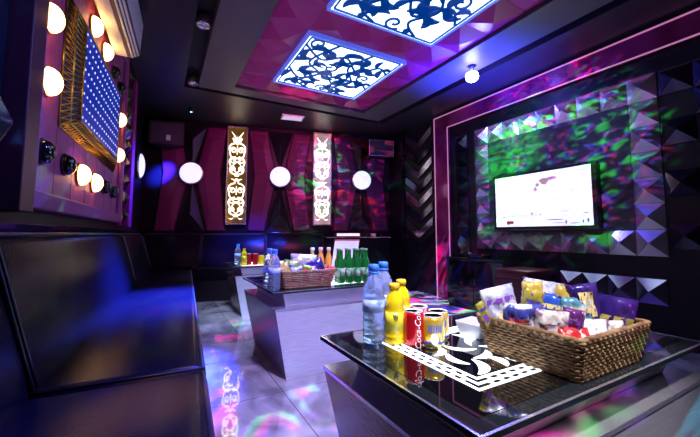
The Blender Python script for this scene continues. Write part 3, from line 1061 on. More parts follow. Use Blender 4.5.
def pyramid_obj(y, z, s, depth, m, parent, base=0.001, sz=None):
    sz = sz or s
    bm = B()
    c = [bm.verts.new((-base, y + a * s / 2, z + b_ * sz / 2)) for a, b_ in ((-1, -1), (1, -1), (1, 1), (-1, 1))]
    e = [bm.verts.new((-base - 0.012, y + a * s / 2, z + b_ * sz / 2)) for a, b_ in ((-1, -1), (1, -1), (1, 1), (-1, 1))]
    a = bm.verts.new((-base - 0.012 - depth, y, z))
    for k in range(4):
        bm.faces.new((c[k], c[(k + 1) % 4], e[(k + 1) % 4], e[k]))
        bm.faces.new((e[k], e[(k + 1) % 4], a))
    bm.faces.new(c)
    return obj('mirror_pyramid', bm, m, parent)


RG = thing('pyramid_mirror_ring', 'square ring of faceted mirror pyramids around the television', 'mirror', (3.3, 0, 0))
for i in range(9):
    for j in range(7):
        if i in (0, 8) or j in (0, 6):
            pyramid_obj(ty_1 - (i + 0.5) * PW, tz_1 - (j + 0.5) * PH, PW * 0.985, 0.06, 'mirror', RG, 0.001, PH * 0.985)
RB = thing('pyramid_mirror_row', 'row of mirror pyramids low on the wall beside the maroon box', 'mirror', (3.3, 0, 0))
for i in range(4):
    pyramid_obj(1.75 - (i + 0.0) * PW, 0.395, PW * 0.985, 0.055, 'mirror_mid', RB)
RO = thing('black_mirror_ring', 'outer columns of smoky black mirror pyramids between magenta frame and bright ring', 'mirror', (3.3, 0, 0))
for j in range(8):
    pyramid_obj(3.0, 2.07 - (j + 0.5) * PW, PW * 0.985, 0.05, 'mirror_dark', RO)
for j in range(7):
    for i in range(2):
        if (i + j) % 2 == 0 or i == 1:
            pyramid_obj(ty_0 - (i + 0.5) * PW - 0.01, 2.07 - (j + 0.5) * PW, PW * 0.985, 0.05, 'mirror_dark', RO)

# television
TV = thing('television', 'flat television with a white lit picture on the mirror wall', 'television', (3.3, 1.973, 1.167))
boxo('mount', (-0.06, -0.15, -0.12), (-0.021, 0.15, 0.12), 'black_plastic', TV)
boxo('case', (-0.10, -0.512, -0.292), (-0.045, 0.505, 0.29), 'black_plastic', TV, 0.004)
SCR = boxo('screen', (-0.104, -0.474, -0.262), (-0.1005, 0.474, 0.262), 'screen', TV)


def scr(u, v):       # picture coordinates 0..1 from left/top
    return (0.474 - 0.948 * u, 0.262 - 0.524 * v)


def blob(name, shapes, m):
    bm = B()
    for sh in shapes:
        u0, v0, u1, v1 = sh
        n = 14
        y0, z0 = scr(u0, v0)
        y1, z1 = scr(u1, v1)
        cy, cz = (y0 + y1) / 2, (z0 + z1) / 2
        ry, rz = abs(y1 - y0) / 2, abs(z1 - z0) / 2
        poly_prism(bm, [(cy + ry * math.cos(2 * PI * k / n), cz + rz * math.sin(2 * PI * k / n)) for k in range(n)], lambda u, v, h: (h, u, v), -0.1055, -0.104)
    return obj(name, bm, m, SCR)


blob('red_logo', [(0.13, 0.88, 0.18, 0.96), (0.17, 0.88, 0.22, 0.95)], 'ink_red')
blob('rose_picture', [(0.52, 0.12, 0.62, 0.21), (0.6, 0.11, 0.70, 0.17), (0.54, 0.18, 0.60, 0.24), (0.46, 0.27, 0.50, 0.35), (0.48, 0.2, 0.52, 0.27)], 'ink_rose')
for sh_ in [(0.08, 0.80, 0.12, 0.82), (0.13, 0.79, 0.27, 0.805), (0.22, 0.76, 0.29, 0.775), (0.3, 0.79, 0.40, 0.80), (0.42, 0.73, 0.44, 0.80), (0.45, 0.79, 0.5, 0.80), (0.51, 0.77, 0.53, 0.80),
                      (0.72, 0.74, 0.80, 0.75), (0.82, 0.39, 0.86, 0.4), (0.9, 0.56, 0.93, 0.57), (0.93, 0.78, 0.97, 0.80), (0.86, 0.06, 0.97, 0.07)]:
    blob('grey_caption', [sh_], 'ink_grey')
for sh_ in [(0.58, 0.88, 0.75, 0.895), (0.62, 0.94, 0.76, 0.95), (0.76, 0.9, 0.775, 0.97), (0.8, 0.95, 0.9, 0.965), (0.91, 0.9, 0.925, 0.96), (0.95, 0.88, 0.97, 0.95)]:
    blob('blue_caption', [sh_], 'ink_blue')
area('tv_glow', (3.17, 2.02, 1.18), (1.5, 2.02, 1.0), (0.9, 0.9, 1.0), 3.0, 0.5, 0.9)

# chevron mirrors
CH = thing('chevron_mirror_panel', 'column of downward chevron mirrors on the dark wall beside the magenta frame', 'mirror', (3.3, 3.81, 0))
for k in range(8):
    z = 2.25 - k * 0.215
    bm = B()
    h = 0.12
    hw = 0.30
    for s in (-1, 1):
        vs = []
        pts = [(0, z - 0.2), (s * hw, z), (s * hw, z + h), (0, z + h - 0.2)]
        lowp = [bm.verts.new((-0.001, p[0], p[1])) for p in pts]
        hip = [bm.verts.new((-0.03, lerp(p[0], s * hw / 2, 0.06), lerp(p[1], z + h / 2 - 0.1, 0.12))) for p in pts]
        for q in range(4):
            bm.faces.new((lowp[q], lowp[(q + 1) % 4], hip[(q + 1) % 4], hip[q]))
        bm.faces.new(hip)
        bm.faces.new(lowp)
    obj('chevron', bm, 'mirror_mid' if k % 2 == 0 else 'mirror_dark', CH)
structure(boxo('trim_11', (3.27, 4.14, 0.0), (3.3, 4.20, 2.44), 'black_gloss'))
structure(boxo('trim_12', (3.27, 3.44, 0.0), (3.3, 3.49, 2.44), 'black_gloss'))

# black console + maroon stool
CO = thing('media_console', 'black media cabinet against the wall left of the maroon box', 'cabinet', (3.0, 2.6, 0))
boxo('body', (0, -0.38, 0.03), (0.24, 0.4, 0.55), 'black_plastic', CO, 0.004)
boxo('top_panel', (-0.01, -0.38, 0.55), (0.24, 0.41, 0.567), 'black_gloss', CO, 0.003)
for k in range(2):
    d = boxo('door', (-0.012, -0.37 + k * 0.385, 0.05), (-0.001, 0.005 + k * 0.385, 0.535), 'black_gloss', CO, 0.002)
    boxo('handle', (-0.022, -0.02 + k * 0.05, 0.28), (-0.012, -0.01 + k * 0.05, 0.34), 'chrome', d)
boxo('plinth', (0.01, -0.37, 0.0), (0.23, 0.39, 0.03), 'black_plastic', CO)
t = thing('karaoke_receiver', 'flat black receiver with round silver knob on the black media cabinet', 'receiver', (3.1, 2.72, 0.567))
boxo('case', (-0.07, -0.2, 0), (0.1, 0.2, 0.035), 'black_gloss', t, 0.003)
bm = B()
lathe(bm, [(0.0, 0.0), (0.022, 0.0), (0.022, 0.014), (0.018, 0.018), (0, 0.018)], 16, 0, 0.02, 0.035)
obj('knob', bm, 'chrome', t)
MS = thing('maroon_stool', 'square maroon box stool between the black cabinet and the wall mirrors', 'stool', (3.02, 2.0, 0))
boxo('body', (-0.22, -0.145, 0.02), (0.2, 0.185, 0.42), 'maroon', MS, 0.01)
boxo('cushion', (-0.222, -0.148, 0.422), (0.202, 0.187, 0.504), 'maroon', MS, 0.014, 3)
boxo('foot_frame', (-0.2, -0.13, 0.0), (0.18, 0.165, 0.02), 'black_plastic', MS)


# ------------------------------------------------------------------ tables
def key_border(bm, fn, x0, y0, x1, y1, wd, h0, h1):
    """double line border with ladder blocks"""
    def rect(a, b_, c, d):
        poly_prism(bm, [(a, b_), (c, b_), (c, d), (a, d)], fn, h0, h1)
    th = wd * 0.17
    for off in (0, wd * 0.415, wd * 0.83):
        rect(x0 + off, y0 + off, x1 - off, y0 + off + th)
        rect(x0 + off, y1 - off - th, x1 - off, y1 - off)
        rect(x0 + off, y0 + off + th, x0 + off + th, y1 - off - th)
        rect(x1 - off - th, y0 + off + th, x1 - off, y1 - off - th)
    step = wd * 0.62

    def run(ax, a, b_, p, q):
        n = max(2, int((b_ - a) / step))
        for lane in (0, 1):
            pa, pb = lerp(p, q, 0.5 * lane), lerp(p, q, 0.5 * lane + 0.5)
            for k in range(n):
                s = a + (b_ - a) * (k + 0.25 + 0.5 * lane) / n
                e = step * 0.17
                if ax == 'x':
                    rect(s - e, pa, s + e, pb)
                else:
                    rect(pa, s - e, pb, s + e)
    run('x', x0 + wd, x1 - wd, y0 + th, y0 + wd * 0.84)
    run('x', x0 + wd, x1 - wd, y1 - wd * 0.84, y1 - th)
    run('y', y0 + wd, y1 - wd, x0 + th, x0 + wd * 0.84)
    run('y', y0 + wd, y1 - wd, x1 - wd * 0.84, x1 - th)


def table(x0, x1, y0, y1, label, panel):
    """low table: glass top on a steel neck and an inverted wedge pedestal"""
    cx, cy = (x0 + x1) / 2, (y0 + y1) / 2
    t = thing('low_glass_table', label, 'table', (cx, cy, 0), 0, 'low glass tables')
    a, b_ = (x1 - x0) / 2, (y1 - y0) / 2
    bm = B()
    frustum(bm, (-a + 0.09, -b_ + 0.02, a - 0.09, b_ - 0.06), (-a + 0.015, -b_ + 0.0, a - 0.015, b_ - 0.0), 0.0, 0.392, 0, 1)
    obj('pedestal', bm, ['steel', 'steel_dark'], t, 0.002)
    bm = B()
    frustum(bm, (-a + 0.013, -b_ - 0.002, a - 0.013, b_ + 0.002), (-a + 0.012, -b_ - 0.002, a - 0.012, b_ + 0.002), 0.392, 0.404)
    obj('pedestal_rim', bm, 'edge', t, 0.001)
    bm = B()
    frustum(bm, (-a + 0.10, -b_ + 0.075, a - 0.10, b_ - 0.075), (-a + 0.07, -b_ + 0.05, a - 0.07, b_ - 0.05), 0.404, 0.487)
    obj('neck', bm, 'steel', t, 0.002)
    g = boxo('glass_top', (-a, -b_, 0.487), (a, b_, 0.499), 'glass_rim', t, 0.002)
    i = 0.045
    boxo('black_inset', (-a + i, -b_ + i, 0.4985), (a - i, b_ - i, 0.5), 'black_glass', g)
    bm = B()
    for q in ((-a, -b_, a, -b_ + 0.006), (-a, b_ - 0.006, a, b_), (-a, -b_ + 0.006, -a + 0.006, b_ - 0.006), (a - 0.006, -b_ + 0.006, a, b_ - 0.006)):
        box(bm, (q[0], q[1], 0.4992), (q[2], q[3], 0.5003))
    obj('edge_glint', bm, 'edge', g)  # pale strips stand in for the reflection line along the glass edge
    px0, py0, px1, py1 = panel
    bm = B()
    fn = lambda u, v, h: (u - cx, v - cy, h)
    key_border(bm, fn, px0, py0, px1, py1, 0.05, 0.4995, 0.5008)
    pcx, pcy = (px0 + px1) / 2, (py0 + py1) / 2
    r = random.Random(5)
    qx0, qx1, qy0, qy1 = px0 + 0.06, px1 - 0.06, py0 + 0.06, py1 - 0.06
    nx_ = max(3, round((qx1 - qx0) / 0.075))
    ny_ = max(3, round((qy1 - qy0) / 0.062))
    for i_ in range(nx_):
        for j_ in range(ny_):
            x = qx0 + (qx1 - qx0) * (i_ + 0.5) / nx_ + r.uniform(-0.01, 0.01)
            y = qy0 + (qy1 - qy0) * (j_ + 0.5) / ny_ + r.uniform(-0.01, 0.01)
            an = R(35 + 75 * ((i_ + j_) % 2) + r.uniform(-25, 25))
            ln = r.uniform(0.038, 0.05)
            ends = []
            for sg in (-1, 1):
                ends += [min(qx1, max(qx0, x + sg * ln * math.cos(an))), min(qy1, max(qy0, y + sg * ln * math.sin(an)))]
            ribbon(bm, arc_pts(*ends, r.choice((-0.22, 0.22))), r.uniform(0.02, 0.03), fn, 0.4995, 0.5008, True)
    obj('lit_inlay', bm, 'panel_white', g)
    return t


table(0.467, 1.47, 0.40, 1.037, 'low glass table closest to the camera, with the big snack basket', (0.60, 0.515, 1.10, 0.90))
table(0.568, 1.40, 1.90, 2.71, 'middle low glass table with green beer bottles and wicker basket', (0.72, 2.02, 1.32, 2.60))
table(0.66, 1.50, 3.56, 4.16, 'low glass table at the back before the far sofa', (0.76, 3.64, 1.35, 4.06))

ZT = 0.5012


# ------------------------------------------------------------------ bottles, cans
def water_bottle(loc, s, label, grp):
    t = thing('water_bottle', label, 'water bottle', loc, rnd.uniform(0, 6), grp)
    bm = B()
    prof = [(0.0, 0.0), (0.024, 0.0), (0.031, 0.006)]
    for k in range(4):
        z = 0.012 + k * 0.018
        prof += [(0.0325, z), (0.0325, z + 0.011), (0.0305, z + 0.0145)]
    prof += [(0.0325, 0.088), (0.0325, 0.125), (0.031, 0.14), (0.0315, 0.148), (0.026, 0.168), (0.017, 0.186), (0.0125, 0.194), (0.0125, 0.203), (0.0, 0.203)]
    prof = [(r * s, z * s) for r, z in prof]
    lathe(bm, prof, 28)
    obj('bottle_body', bm, 'water', t)
    bm = B()
    lathe(bm, [(0.0331 * s, 0.090 * s), (0.0331 * s, 0.124 * s)], 28)
    obj('tint_band', bm, 'bottle_tint_reflect', t, fix=False)  # band of bottle tint and painted reflections, no paper wrap
    bm = B()
    lathe(bm, [(0.0, 0.2032 * s), (0.0155 * s, 0.2032 * s), (0.0155 * s, 0.219 * s), (0.013 * s, 0.222 * s), (0, 0.222 * s)], 20)
    obj('cap', bm, 'blue_cap', t)
    bm = B()
    lathe(bm, [(0.0128 * s, 0.194 * s), (0.0165 * s, 0.197 * s), (0.0165 * s, 0.2005 * s), (0.0128 * s, 0.2028 * s)], 20)
    obj('neck_ring', bm, 'blue_cap', t)
    return t


def yellow_bottle(loc, s, label, grp, rot=0.0):
    t = thing('yellow_drink_bottle', label, 'drink bottle', loc, rot, grp)
    bm = B()
    prof = [(0.0, 0.0), (0.026, 0.0), (0.031, 0.005), (0.031, 0.012), (0.0285, 0.016), (0.031, 0.02), (0.031, 0.028), (0.0285, 0.032), (0.031, 0.036), (0.0305, 0.10), (0.028, 0.112), (0.030, 0.118), (0.0285, 0.13), (0.021, 0.147), (0.014, 0.158), (0.013, 0.164), (0, 0.164)]
    lathe(bm, [(r * s, z * s) for r, z in prof], 28)
    obj('bottle_body', bm, 'yellow_drink', t)
    bm = B()
    lathe(bm, [(0.0313 * s, 0.042 * s), (0.0309 * s, 0.098 * s)], 28)
    obj('wrap', bm, 'yellow_label', t, fix=False)
    bm = B()
    for k in range(8):
        a = R(-130 + k * 3)
        z = 0.088 - 0.006 * (k % 3)
        lathe_pt = (0.0315 * s * math.cos(a), 0.0315 * s * math.sin(a), z * s)
        box(bm, (lathe_pt[0] - 0.001, lathe_pt[1] - 0.001, lathe_pt[2] - 0.004), (lathe_pt[0] + 0.001, lathe_pt[1] + 0.001, lathe_pt[2] + 0.004))
    obj('print_mark', bm, 'ink_black', t)
    bm = B()
    lathe(bm, [(0.0, 0.1642 * s), (0.0165 * s, 0.1642 * s), (0.0165 * s, 0.179 * s), (0.014 * s, 0.182 * s), (0, 0.182 * s)], 20)
    obj('cap', bm, 'yellow_cap', t)
    return t


def wrap_text(s, size, radius, zc, ang, vertical=True):
    cu = bpy.data.curves.new('lettering', 'FONT')
    cu.body = s
    cu.size = size
    cu.align_x = 'CENTER'
    cu.align_y = 'CENTER'
    cu.shear = 0.3
    o = bpy.data.objects.new('lettering_tmp', cu)
    C.objects.link(o)
    dg = bpy.context.evaluated_depsgraph_get()
    me = bpy.data.meshes.new_from_object(o.evaluated_get(dg))
    bpy.data.objects.remove(o)
    bm = B()
    bm.from_mesh(me)
    bpy.data.meshes.remove(me)
    for v in bm.verts:
        x, y = v.co.x, v.co.y
        if vertical:
            x, y = -y, x
        a = ang + x / radius
        v.co = Vector((radius * math.cos(a), radius * math.sin(a), zc + y))
    return bm


def can(loc, rad, h, m, label, grp, text=None, ang=0.0, name='drink_can'):
    t = thing(name, label, 'drink can', loc, 0, grp)
    bm = B()
    lathe(bm, [(0.0, 0.003), (rad * 0.72, 0.003), (rad * 0.76, 0.0), (rad * 0.82, 0.0), (rad * 0.98, 0.006), (rad, 0.011), (rad, h - 0.014), (rad * 0.97, h - 0.009), (rad * 0.86, h - 0.003)], 32)
    obj('body', bm, m, t)
    bm = B()
    lathe(bm, [(rad * 0.86, h - 0.003), (rad * 0.88, h), (rad * 0.84, h), (rad * 0.80, h - 0.005), (0, h - 0.005)], 32)
    obj('lid', bm, 'alu', t)
    bm = B()
    lathe(bm, [(0.004, h - 0.0048), (0.0085, h - 0.0048), (0.0085, h - 0.0034), (0.004, h - 0.0034)], 14, 0.006, 0.0, 0)
    obj('pull_tab', bm, 'alu', t)
    if text == 'cola':
        bm = wrap_text('Coca-Cola', 0.026, rad + 0.0006, h * 0.5, ang)
        obj('lettering', bm, 'white_print', t, fix=False)
    if text == 'gold':
        bm = B()
        n = 20
        P = [(ang * 1.0 + 0.34 * math.cos(2 * PI * k / n), h * 0.30 + 0.017 * math.sin(2 * PI * k / n)) for k in range(n)]
        bm.faces.new([bm.verts.new(((rad + 0.0012) * math.cos(a), (rad + 0.0012) * math.sin(a), z)) for a, z in P])
        obj('print_oval', bm, 'white_print', t, fix=False)
        bm = B()
        for k in range(6):
            a = ang - 0.5 + k * 0.2
            zc = h * 0.62
            bm.faces.new([bm.verts.new(((rad + 0.0008) * math.cos(q), (rad + 0.0008) * math.sin(q), z)) for q, z in ((a, zc - 0.01), (a + 0.12, zc - 0.01), (a + 0.14, zc + 0.01), (a + 0.02, zc + 0.01))])
        obj('print_letters', bm, 'blue_print', t, fix=False)
        bm = B()
        lathe(bm, [(rad + 0.0004, 0.0115), (rad + 0.0004, 0.018)], 32)
        obj('blue_band', bm, 'blue_print', t, fix=False)
    return t


G1 = 'bottles and cans on the near table'
water_bottle((0.583, 0.893, ZT), 1.06, 'clear water bottle with blue cap at the corner end of the near table row', 'water bottles on the near table')
water_bottle((0.662, 0.955, ZT), 1.06, 'second clear water bottle half hidden behind the front one on the near table', 'water bottles on the near table')
yellow_bottle((0.635, 0.858, ZT), 0.98, 'yellow drink bottle in front, between water bottle and red can', 'yellow bottles on the near table')
yellow_bottle((0.708, 0.918, ZT), 0.98, 'yellow drink bottle behind, its cap just showing past the front one', 'yellow bottles on the near table')
can((0.677, 0.818, ZT), 0.031, 0.1, 'can_red', 'front red cola can with white script', 'red cans on the near table', 'cola', R(-105))
can((0.735, 0.862, ZT), 0.031, 0.1, 'can_red', 'red cola can standing behind the front red can', 'red cans on the near table', 'cola', R(-95))
can((0.722, 0.785, ZT), 0.034, 0.088, 'can_gold', 'front gold can with white oval print', 'gold cans on the near table', 'gold', R(-125))
can((0.778, 0.822, ZT), 0.033, 0.088, 'can_gold', 'gold can standing behind the front gold can', 'gold cans on the near table', 'gold', R(-125))

# glowing square dish
t = thing('square_dish', 'white milky square dish on the lit inlay of the near table', 'dish', (0.912, 0.79, ZT), R(8))
bm = B()
frustum(bm, (-0.036, -0.036, 0.036, 0.036), (-0.047, -0.047, 0.047, 0.047), 0.0, 0.046)
obj('bowl', bm, 'dish', t, 0.003)
boxo('rim_sheet', (-0.041, -0.041, 0.0462), (0.041, 0.041, 0.0475), mat('dish_lilac', (0.5, 0.5, 0.85), 0.3), t)


# ------------------------------------------------------------------ basket
def basket(cx, cy, bx, by, tx, ty, h, label, m, rows=11):
    t = thing('wicker_basket', label, 'basket', (cx, cy, ZT), 0, 'wicker baskets of snacks')
    bm = B()

    def ring(s, amp, ph, lift=0.0):
        ax, ay = lerp(bx, tx, s) / 2, lerp(by, ty, s) / 2
        pts = []
        per = [(-ax, -ay), (ax, -ay), (ax, ay), (-ax, ay)]
        cnt = 0
        for q in range(4):
            x0, y0 = per[q]
            x1, y1 = per[(q + 1) % 4]
            ln = math.hypot(x1 - x0, y1 - y0)
            n = 2 * round(ln / 0.011 / 2)
            dx, dy = (x1 - x0) / ln, (y1 - y0) / ln
            for k in range(n):
                s_ = (k + 0.5) / n
                off = amp * (1 if (cnt % 2 == ph) else -1)
                cnt += 1
                pts.append((x0 + dx * ln * s_ + dy * off, y0 + dy * ln * s_ - dx * off, h * s + lift))
        return pts
    for k in range(rows):
        tube(bm, ring((k + 0.5) / rows, 0.0028, k % 2), 0.0046, 6, True)
    obj('woven_side', bm, m, t)
    bm = B()
    for k in range(2):
        tube(bm, ring(1.0, 0.0015, k, 0.002 + 0.006 * k), 0.006, 6, True)
    obj('rim', bm, m, t)
    boxo('bottom', (-bx / 2, -by / 2, 0.0005), (bx / 2, by / 2, 0.006), m, t)
    return t


basket(0.965, 0.55, 0.285, 0.235, 0.33, 0.275, 0.09, 'large tan wicker basket of snack packs on the near table', 'wicker')
basket(0.815, 2.085, 0.30, 0.2, 0.355, 0.25, 0.095, 'brown wicker basket of snack packs on the middle table', 'wicker2', 9)


# ------------------------------------------------------------------ snack packs
def foil(name, c1, c2, scale=25, lo=0.42, hi=0.58):
    m = mat(name, c1, 0.25, 0.15, coat=0.5)
    noise_mix(m, c1, c2, scale, 2, (1, 1, 1), lo, hi, 0.6)
    return m


F = {
    'white_blue': foil('pack_white_blue', (0.85, 0.85, 0.9), (0.08, 0.1, 0.5), 22, 0.48, 0.53),
    'white': foil('pack_white', (0.8, 0.82, 0.9), (0.42, 0.45, 0.62), 22, 0.45, 0.55),
    'cookie': foil('pack_cookie', (0.85, 0.8, 0.78), (0.28, 0.15, 0.3), 30, 0.5, 0.6),
    'plum': foil('pack_plum', (0.14, 0.03, 0.2), (0.6, 0.5, 0.6), 25, 0.58, 0.62),
    'olive': foil('pack_olive', (0.28, 0.25, 0.02), (0.5, 0.45, 0.08), 15),
    'gold': foil('pack_gold', (0.6, 0.42, 0.08), (0.8, 0.65, 0.25), 12),
    'blue': foil('pack_blue', (0.03, 0.10, 0.6), (0.15, 0.35, 0.9), 12),
    'teal': foil('pack_teal', (0.1, 0.3, 0.45), (0.7, 0.85, 0.9), 26, 0.5, 0.6),
    'purple': foil('pack_purple', (0.03, 0.012, 0.16), (0.07, 0.03, 0.26), 10),
    'chips': foil('pack_chips', (0.55, 0.5, 0.12), (0.3, 0.25, 0.05), 20),
    'red': foil('pack_red', (0.7, 0.04, 0.05), (0.85, 0.8, 0.8), 16, 0.52, 0.56),
    'green': foil('pack_green', (0.05, 0.3, 0.08), (0.5, 0.6, 0.2), 22),
}
yl = mat('label_cream', (0.85, 0.7, 0.3), 0.4)
rd = mat('label_red', (0.7, 0.05, 0.1), 0.4)
nv = mat('label_navy', (0.05, 0.05, 0.35), 0.4)
PATCH_MATS = [yl, rd, nv, M['white_print'], mat('label_violet', (0.2, 0.05, 0.4), 0.35)]


def pack(x, y, z, w_, h_, th, m, rz, rx, ry, label, patch=None, grp='snack packs in the near basket'):
    if h_ > 0.07 and grp == 'snack packs in the middle basket':
        h_ *= 1.22
        w_ *= 1.1
        x -= 0.015
    if h_ > 0.08 and grp[-11:] == 'near basket':
        h_ *= 1.27
        w_ *= 1.04
        z -= 0.005
        x = 0.965 + (x - 0.965) * 0.86 + 0.004
        y = 0.55 + (y - 0.55) * 0.86 + 0.005
    """pillow pack standing up: local X width, Z height"""
    t = thing('snack_pack', label, 'snack pack', (x, y, z), 0, grp)
    t.rotation_euler = (R(rx), R(ry), R(rz))
    bm = B()
    nx, nz2 = 14, 16
    r = random.Random(int(x * 1000) + int(y * 777) + int(h_ * 5000))
    ph = r.uniform(0, 6)

    def P(i, j, sgn):
        u, v = i / nx * 2 - 1, j / nz2 * 2 - 1
        e = max(0, 1 - abs(v) ** 4) * max(0, 1 - abs(u) ** 3)
        wr = 0.16 * math.sin(6 * u + ph) * math.cos(5 * v + ph * 2) + 0.12 * math.sin(13 * u + 9 * v + ph)
        pinch = 1 - 0.05 * (1 - v * v) + (0.02 * math.sin(v * 20))
        crimp = 0.0015 * math.sin(i * 2.4) if abs(v) > 0.9 else 0
        return (u * w_ / 2 * pinch, sgn * (th / 2) * (e ** 0.6) * (1 + wr * 2) + crimp, (v + 1) * h_ / 2)
    fr = [[bm.verts.new(P(i, j, -1)) for i in range(nx + 1)] for j in range(nz2 + 1)]
    bk = [[fr[j][i] if (i in (0, nx) or j in (0, nz2)) else bm.verts.new(P(i, j, 1)) for i in range(nx + 1)] for j in range(nz2 + 1)]
    for j in range(nz2):
        for i in range(nx):
            f = bm.faces.new((fr[j][i], fr[j][i + 1], fr[j + 1][i + 1], fr[j + 1][i]))
            f.smooth = True
            vs = (bk[j][i], bk[j + 1][i], bk[j + 1][i + 1], bk[j][i + 1])
            if len(set(vs)) == 4:
                try:
                    f = bm.faces.new(vs)
                    f.smooth = True
                except ValueError:
                    pass
    obj('wrapper', bm, F[m], t)
    if not patch and h_ > 0.07:
        pm = r.choice(PATCH_MATS)
        u0 = r.uniform(0.1, 0.3)
        patch = [(pm, u0, r.uniform(0.15, 0.3), u0 + r.uniform(0.4, 0.6), r.uniform(0.42, 0.55)), (r.choice(PATCH_MATS), 0.1, 0.68, 0.9, 0.78)]
    if patch:
        for (pm, u0, v0, u1, v1) in patch:
            bm = B()
            n = 6
            g = []
            for b_ in range(n + 1):
                row = []
                for a in range(n + 1):
                    fi = (u0 + (u1 - u0) * a / n) * nx
                    fj = (v0 + (v1 - v0) * b_ / n) * nz2
                    p = P(fi, fj, -1)
                    row.append(bm.verts.new((p[0], p[1] - 0.0012, p[2])))
                g.append(row)
            for b_ in range(n):
                for a in range(n):
                    bm.faces.new((g[b_][a], g[b_][a + 1], g[b_ + 1][a + 1], g[b_ + 1][a])).smooth = True
            obj('printed_patch', bm, pm, t, fix=False)
    return t


zb_ = ZT + 0.03
# near basket: x 0.79..1.14, y 0.41..0.69 ; faces turned towards the camera
pack(0.845, 0.60, zb_, 0.10, 0.095, 0.03, 'white_blue', -38, 12, 0, 'white and blue snack pack with red script at the bottle end of the big basket',
     [(rd, 0.15, 0.62, 0.6, 0.7), (nv, 0.1, 0.76, 0.85, 0.86), (rd, 0.25, 0.5, 0.75, 0.56)])
pack(0.885, 0.535, zb_, 0.085, 0.085, 0.03, 'cookie', -40, 8, 4, 'white snack pack with a brown cookie picture, second along the basket front',
     [(M['white_print'], 0.1, 0.7, 0.7, 0.8)])
pack(0.925, 0.505, zb_, 0.05, 0.09, 0.025, 'plum', -55, 6, 10, 'narrow plum snack pack leaning beside the cookie pack')
pack(0.86, 0.655, zb_ + 0.015, 0.10, 0.11, 0.03, 'white', -25, -5, -12, 'plain white crumpled pack standing at the back left end of the big basket')
pack(0.895, 0.625, zb_ + 0.02, 0.055, 0.105, 0.025, 'olive', -35, 5, 14, 'olive pointed pack behind the white and blue pack')
pack(0.925, 0.60, zb_ + 0.03, 0.055, 0.11, 0.025, 'gold', -38, 0, -3, 'gold pack with a crimped top, tallest of the left group')
pack(0.955, 0.585, zb_ + 0.01, 0.07, 0.10, 0.025, 'blue', -40, 0, 8, 'bright blue pack between the two gold packs')
pack(0.985, 0.565, zb_ + 0.025, 0.06, 0.105, 0.025, 'gold', -45, 0, 14, 'olive gold pack tilted beside the bright blue pack')
pack(1.00, 0.645, zb_ + 0.02, 0.12, 0.115, 0.03, 'white', -30, 0, 10, 'large white silvery pack at the back middle of the big basket')
pack(1.02, 0.525, zb_ + 0.015, 0.085, 0.09, 0.03, 'teal', -38, 5, 0, 'teal and white pack next to the purple pack')
pack(1.055, 0.50, zb_ + 0.035, 0.075, 0.105, 0.028, 'purple', -45, 5, -10, 'dark purple pack with an upright cream square on it',
     [(yl, 0.3, 0.35, 0.75, 0.85), (M['white_print'], 0.38, 0.45, 0.66, 0.72)])
pack(1.085, 0.47, zb_ + 0.01, 0.12, 0.10, 0.035, 'purple', -42, 0, 10, 'wide purple chips pack with yellow lower half at the front right corner',
     [(F['chips'], 0.12, 0.05, 0.88, 0.6)])
pack(0.985, 0.475, zb_ + 0.03, 0.08, 0.05, 0.012, 'white', -38, -20, 0, 'small white lilac card pack lying at the basket front',
     [(M['paper'], 0.08, 0.1, 0.92, 0.9)])
pack(0.915, 0.475, zb_ + 0.02, 0.08, 0.05, 0.02, 'red', -30, -35, 0, 'small red and white pack lying at the front rim')
pack(1.04, 0.445, zb_ + 0.02, 0.05, 0.055, 0.02, 'cookie', -30, -15, 0, 'small brown and white pack at the front right rim')
pack(1.105, 0.60, zb_ + 0.02, 0.09, 0.10, 0.03, 'plum', -35, 0, 15, 'plum pack at the back right of the big basket')
pack(0.805, 0.645, zb_ + 0.045, 0.025, 0.075, 0.01, 'olive', -20, 0, -28, 'thin olive strip pack sticking out over the left rim')
# red lidded jar
t = thing('snack_jar', 'small clear jar with a red lid at the right end of the big basket', 'jar', (1.115, 0.525, zb_ + 0.01), 0)
bm = B()
lathe(bm, [(0, 0), (0.022, 0), (0.025, 0.005), (0.025, 0.06), (0.02, 0.07), (0, 0.07)], 20)
obj('jar_body', bm, mat('jar_clear', (0.7, 0.6, 0.65), 0.1, trans=0.7), t)
bm = B()
lathe(bm, [(0, 0.07), (0.023, 0.07), (0.023, 0.088), (0.02, 0.092), (0, 0.092)], 20)
obj('lid', bm, rd, t)

# middle basket packs
G2 = 'snack packs in the middle basket'
pack(0.70, 2.04, zb_, 0.08, 0.10, 0.03, 'gold', -20, 0, -15, 'gold pack at the left end of the middle basket', None, G2)
pack(0.735, 2.10, zb_, 0.09, 0.11, 0.03, 'green', -20, 0, 10, 'green and yellow pack near the left end of the middle basket', None, G2)
pack(0.77, 2.02, zb_, 0.07, 0.08, 0.03, 'teal', -20, 0, -5, 'teal pack at the front left of the middle basket', None, G2)
pack(0.84, 2.12, zb_ + 0.02, 0.16, 0.12, 0.04, 'white', -20, 0, 4, 'big white pack rising at the back of the middle basket', None, G2)
pack(0.82, 2.03, zb_, 0.06, 0.085, 0.03, 'olive', -20, 0, 12, 'olive pack in front of the big white pack', None, G2)
pack(0.87, 2.02, zb_ - 0.005, 0.07, 0.08, 0.03, 'cookie', -20, 0, -10, 'white and brown pack at the middle front of the middle basket', None, G2)
pack(0.93, 2.05, zb_, 0.12, 0.11, 0.03, 'purple', -20, 0, -22, 'dark purple pack slanting in the middle basket', None, G2)
pack(0.965, 2.02, zb_, 0.06, 0.08, 0.03, 'red', -20, 0, 15, 'red pack at the right end of the middle basket', None, G2)

